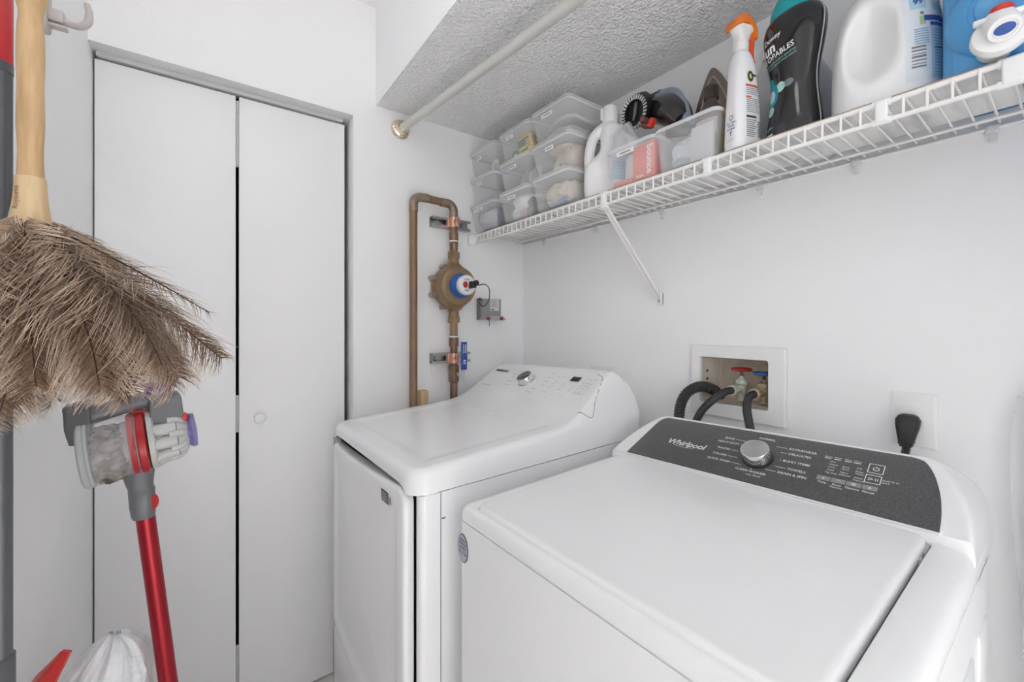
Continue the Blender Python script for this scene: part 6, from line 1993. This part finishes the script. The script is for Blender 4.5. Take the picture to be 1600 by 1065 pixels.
m.loft([[V(236, 672, y) for y in (-0.026, 0.026)] + [V(262, 676, 0.026), V(262, 676, -0.026)], [V(238, 664, y) for y in (-0.030, 0.030)] + [V(284, 657, 0.028), V(284, 657, -0.028)]])
m.tube([V(255, 668, -0.028), V(262, 680, -0.030), V(250, 690, -0.035)], 0.006, 10)
build(m, 'motor_skirt', VLIGHT, cv, world=False)
m = MB(); m.box(V(284, 653, -0.020), (0.017, 0.016, 0.016), 0.003, 2, Matrix.Rotation(radians(12), 4, 'Y')); build(m, 'bin_release', mat('signal_red', (0.62, 0.03, 0.02), 0.35), cv, world=False, label='red bin release button')
m = MB()
m.tube([V(146, 640), V(175, 633), V(205, 627), V(236, 622)], [0.016, 0.0155, 0.0150, 0.016], 18)
hd_ = build(m, 'handle', VGREY, cv, world=False)
m = MB(); m.box(V(221, 643, -0.004), (0.024, 0.012, 0.014), 0.003, 2, Matrix.Rotation(radians(8), 4, 'Y')); m.tube([V(205, 640), V(203, 648), V(207, 656), V(222, 659)], 0.003, 8)
build(m, 'trigger', mat('trigger_red', (0.55, 0.04, 0.03), 0.35), cv, world=False, label='red trigger')
m = MB()
m.loft([[V(113, 622, y) for y in (-0.022, 0.022)] + [V(148, 616, 0.022), V(148, 616, -0.022)], [V(116, 655, y) for y in (-0.024, 0.024)] + [V(152, 652, 0.024), V(152, 652, -0.024)], [V(122, 677, y) for y in (-0.022, 0.022)] + [V(148, 676, 0.022), V(148, 676, -0.022)]])
m = fuse(m, 0.0025, 5)
build(m, 'battery', VGREYD, cv, world=False, sharp=60)
m = MB()
m.loft([[V(140, 668, y) for y in (-0.014, 0.014)] + [V(140, 679, 0.014), V(140, 679, -0.014)], [V(236, 657, y) for y in (-0.014, 0.014)] + [V(236, 667, 0.014), V(236, 667, -0.014)]])
build(m, 'lower_bar', VGREY, cv, world=False)
# neck and wand
m = MB()
rings = []
for cx, v0, hw in ((217, 724, 27), (217, 735, 25), (219, 752, 21), (221, 758, 20), (221.5, 760, 21), (223, 785, 20.5), (224.5, 800, 19), (225, 804, 17)):
    rings.append([V(cx, v0) + Vector((a, b, 0)) for a, b in sellipse(hw * KX, hw * K * 0.72, 2.6, 28)])
m.loft(rings)
nk = build(m, 'neck', VGREY, cv, world=False)
m = MB(); m.lathe([(0.0085, -0.003), (0.0085, 0.002), (0.006, 0.004)], Matrix.Translation(V(240, 780, -0.012)) @ Matrix.Rotation(radians(60), 4, 'Z') @ Matrix.Rotation(pi / 2, 4, 'Y') @ Matrix.Diagonal((1.6, 0.9, 1, 1)), 20); build(m, 'wand_release', mat('release_red', (0.55, 0.03, 0.03), 0.35), nk, world=False, label='red oval release button')
w0, w1 = V(227, 800), V(262, 1065)
wdv = (w1 - w0) / (w0.z - w1.z)
zb = 0.10
wend = w0 + wdv * (w0.z - zb)
m = MB(); m.tube([w0, wend], 0.0142, 28); build(m, 'wand', VRED, cv, world=False, label='red metal wand')
m = MB()
m.tube([wend + Vector((0, 0, 0.03)), wend + Vector((0.005, -0.01, -0.03)), wend + Vector((0.005, -0.03, -0.062))], 0.020, 16)
build(m, 'head_joint', VGREY, cv, world=False)
m = MB()
m.box(Vector((wend.x + 0.03, wend.y - 0.03, 0.032)), (0.17, 0.09, 0.062), 0.02, 4)
build(m, 'cleaner_head', VGREYD, cv, world=False)

# ---- grey pole with a red top at the very left
pz = CAM + (FWD * 650 + RGT * (-8 - 800)) * 0.00080
pol = thing('floor_pole', 'tall dark grey tube with a red upper end standing at the very left edge', 'pole', (pz.x, pz.y, 0))
PG = mat('slate_tube', (0.115, 0.12, 0.13), 0.35, 0.3)
def onpole(v):
    return CAM.z + (505 - v) * 0.00080
m = MB()
prof = []
nn_ = 64
for z in (0.02, onpole(112), ):
    prof.append([(pz.x + (0.0146 + 0.0005 * cos(8 * 2 * pi * k / nn_)) * cos(2 * pi * k / nn_), pz.y + (0.0146 + 0.0005 * cos(8 * 2 * pi * k / nn_)) * sin(2 * pi * k / nn_), z) for k in range(nn_)])
m.loft(prof); build(m, 'tube', PG, pol)
m = MB(); m.lathe([(0.0144, onpole(112)), (0.0155, onpole(111)), (0.0155, onpole(97)), (0.0144, onpole(96))], Matrix.Translation((pz.x, pz.y, 0)), 36)
build(m, 'collar', mat('slate_collar', (0.085, 0.09, 0.10), 0.35), pol)
m = MB()
m.lathe([(0.0150, 0.30), (0.0172, 0.302), (0.0172, onpole(1030)), (0.0150, onpole(1027))], Matrix.Translation((pz.x, pz.y, 0)), 36); build(m, 'collar', mat('slate_collar', (0.085, 0.09, 0.10), 0.35), pol)
m = MB(); m.lathe([(0.0148, onpole(96)), (0.0152, onpole(94)), (0.0152, onpole(-60)), (0.012, onpole(-66))], Matrix.Translation((pz.x, pz.y, 0)), 36); build(m, 'grip', mat('pole_red', (0.50, 0.025, 0.03), 0.4), pol, label='red upper grip')
m = MB(); m.lathe([(0.030, 0.0005), (0.032, 0.004), (0.030, 0.020), (0.020, 0.028)], Matrix.Translation((pz.x, pz.y, 0)), 28); build(m, 'foot', RUBBER, pol)

# ---- white plastic bag
bc = CAM + (FWD * 650 + RGT * (166 - 800)) * 0.00116
zt = CAM.z - (990 - 505) * 0.00116
rings = []
keys = catmull([(0.003, 0.070, 0.066), (0.03, 0.092, 0.084), (0.25, 0.098, 0.088), (0.45, 0.094, 0.085), (zt - 0.10, 0.088, 0.080), (zt - 0.055, 0.074, 0.068), (zt - 0.025, 0.052, 0.046), (zt - 0.008, 0.030, 0.026), (zt, 0.012, 0.010)], 9)
for z, a, b in keys:
    ring = []
    f2 = smooth01(0.2, zt, z)
    for k in range(110):
        t = 2 * pi * k / 110
        fold = 0.020 * sin(7 * t + 3 * z * 6) + 0.13 * noise.noise(Vector((cos(t) * 2.4, sin(t) * 2.4, z * 7))) + 0.11 * (abs(noise.noise(Vector((cos(t) * 4.2, sin(t) * 4.2, z * 10 + 3)))) - 0.2) + 0.05 * noise.noise(Vector((cos(t) * 9, sin(t) * 9, z * 22)))
        rr_ = 1 + fold * (0.6 + 0.7 * f2)
        sh_ = 0.016 * smooth01(zt - 0.10, zt, z)
        p = Vector((bc.x, bc.y, z)) + RGT * (a * 0.74 * rr_ * cos(t) + sh_) + FWD * (b * 0.8 * rr_ * sin(t))
        p.z += 0.012 * noise.noise(Vector((cos(t) * 3, sin(t) * 3, z * 14 + 5))) * f2
        p.y = max(p.y, YL + 0.004)
        p.z = max(p.z, 0.001)
        ring.append(p)
    rings.append(ring)
m = MB(); m.loft(rings)
solo(m, 'plastic_bag', mat('bag_film', (0.76, 0.78, 0.80), 0.28, bump=(26, 0.01)), 'crumpled white plastic bag standing full on the floor left of the red wand', 'plastic bag', sharp=80)

# ---- red dustpan leaning on the left wall
dpn = thing('dustpan', 'red plastic dustpan standing upright against the left wall beside the white bag', 'dustpan', (0.60, -1.42, 0))
RDP = mat('dustpan_red', (0.52, 0.025, 0.025), 0.28)
def D_(u, v, t):
    return CAM + (FWD * 650 + RGT * (u - 800) + Vector((0, 0, 505 - v))) * t
kt = 0.00098
front = catmull([(108, 1019), (98, 1040), (86, 1064), (66, 1120), (52, 1200)], 6)
backe = catmull([(94, 1018), (72, 1040), (50, 1064), (26, 1120), (14, 1200)], 6)
rings = []
for (u0, v0), (u1, v1) in zip(front, backe):
    a, b = D_(u0, v0, kt), D_(u1, v1, kt)
    mid = (a + b) / 2 - FWD * 0.010 * min(1, len(rings) / 8)
    n_ = FWD * 0.005
    top = catmull([tuple(b), tuple(mid), tuple(a)], 5)
    ring = [Vector(p) for p in top] + [Vector(p) + n_ for p in top[::-1]]
    for p in ring:
        p.y = max(p.y, YL + 0.002)
    rings.append(ring)
last = rings[-1]
rings.append([Vector((p.x, p.y, 0.002)) for p in last])
m = MB(); m.loft(rings)
build(m, 'pan', RDP, dpn, sharp=50)

# ---- clear cover hanging at the right edge
rings = []
random.seed(3)
for k in range(81):
    t = k / 80
    z = 1.215 - 1.21 * t
    x0 = 1.505 - 0.014 * smooth01(0, 0.12, t) + 0.018 * smooth01(0.15, 0.5, t) + 0.004 * noise.noise(Vector((z * 9, 0, 0)))
    x0 = x0 + 0.06 * (1 - smooth01(0, 0.05, t))
    ring = []
    n_ = 70
    for q in range(n_):
        u = q / (n_ - 1)
        x = x0 + (1.80 - x0) * u
        fl_ = 0.012 * noise.noise(Vector((x * 20, z * 11, 2.0))) + 0.007 * noise.noise(Vector((x * 47, z * 5, 7.0)))
        y = -0.030 + fl_ - 0.012 * smooth01(0, 0.08, u)
        ring.append((x, min(-0.006, y), z))
    for q in range(n_ - 1, -1, -1):
        p = ring[q]
        ring.append((p[0] + 0.0, min(-0.003, p[1] + 0.010 + 0.006 * sin(q * 0.35)), p[2]))
    rings.append(ring)
m = MB(); m.loft(rings)
for f in list(m.f[-2:]):
    pass
gc = solo(m, 'hanging_cover', mat('clear_film', (0.78, 0.79, 0.82), 0.22, clear=0.62), 'clear wrinkled plastic cover hanging on the wall at the right edge', 'plastic cover', sharp=80)
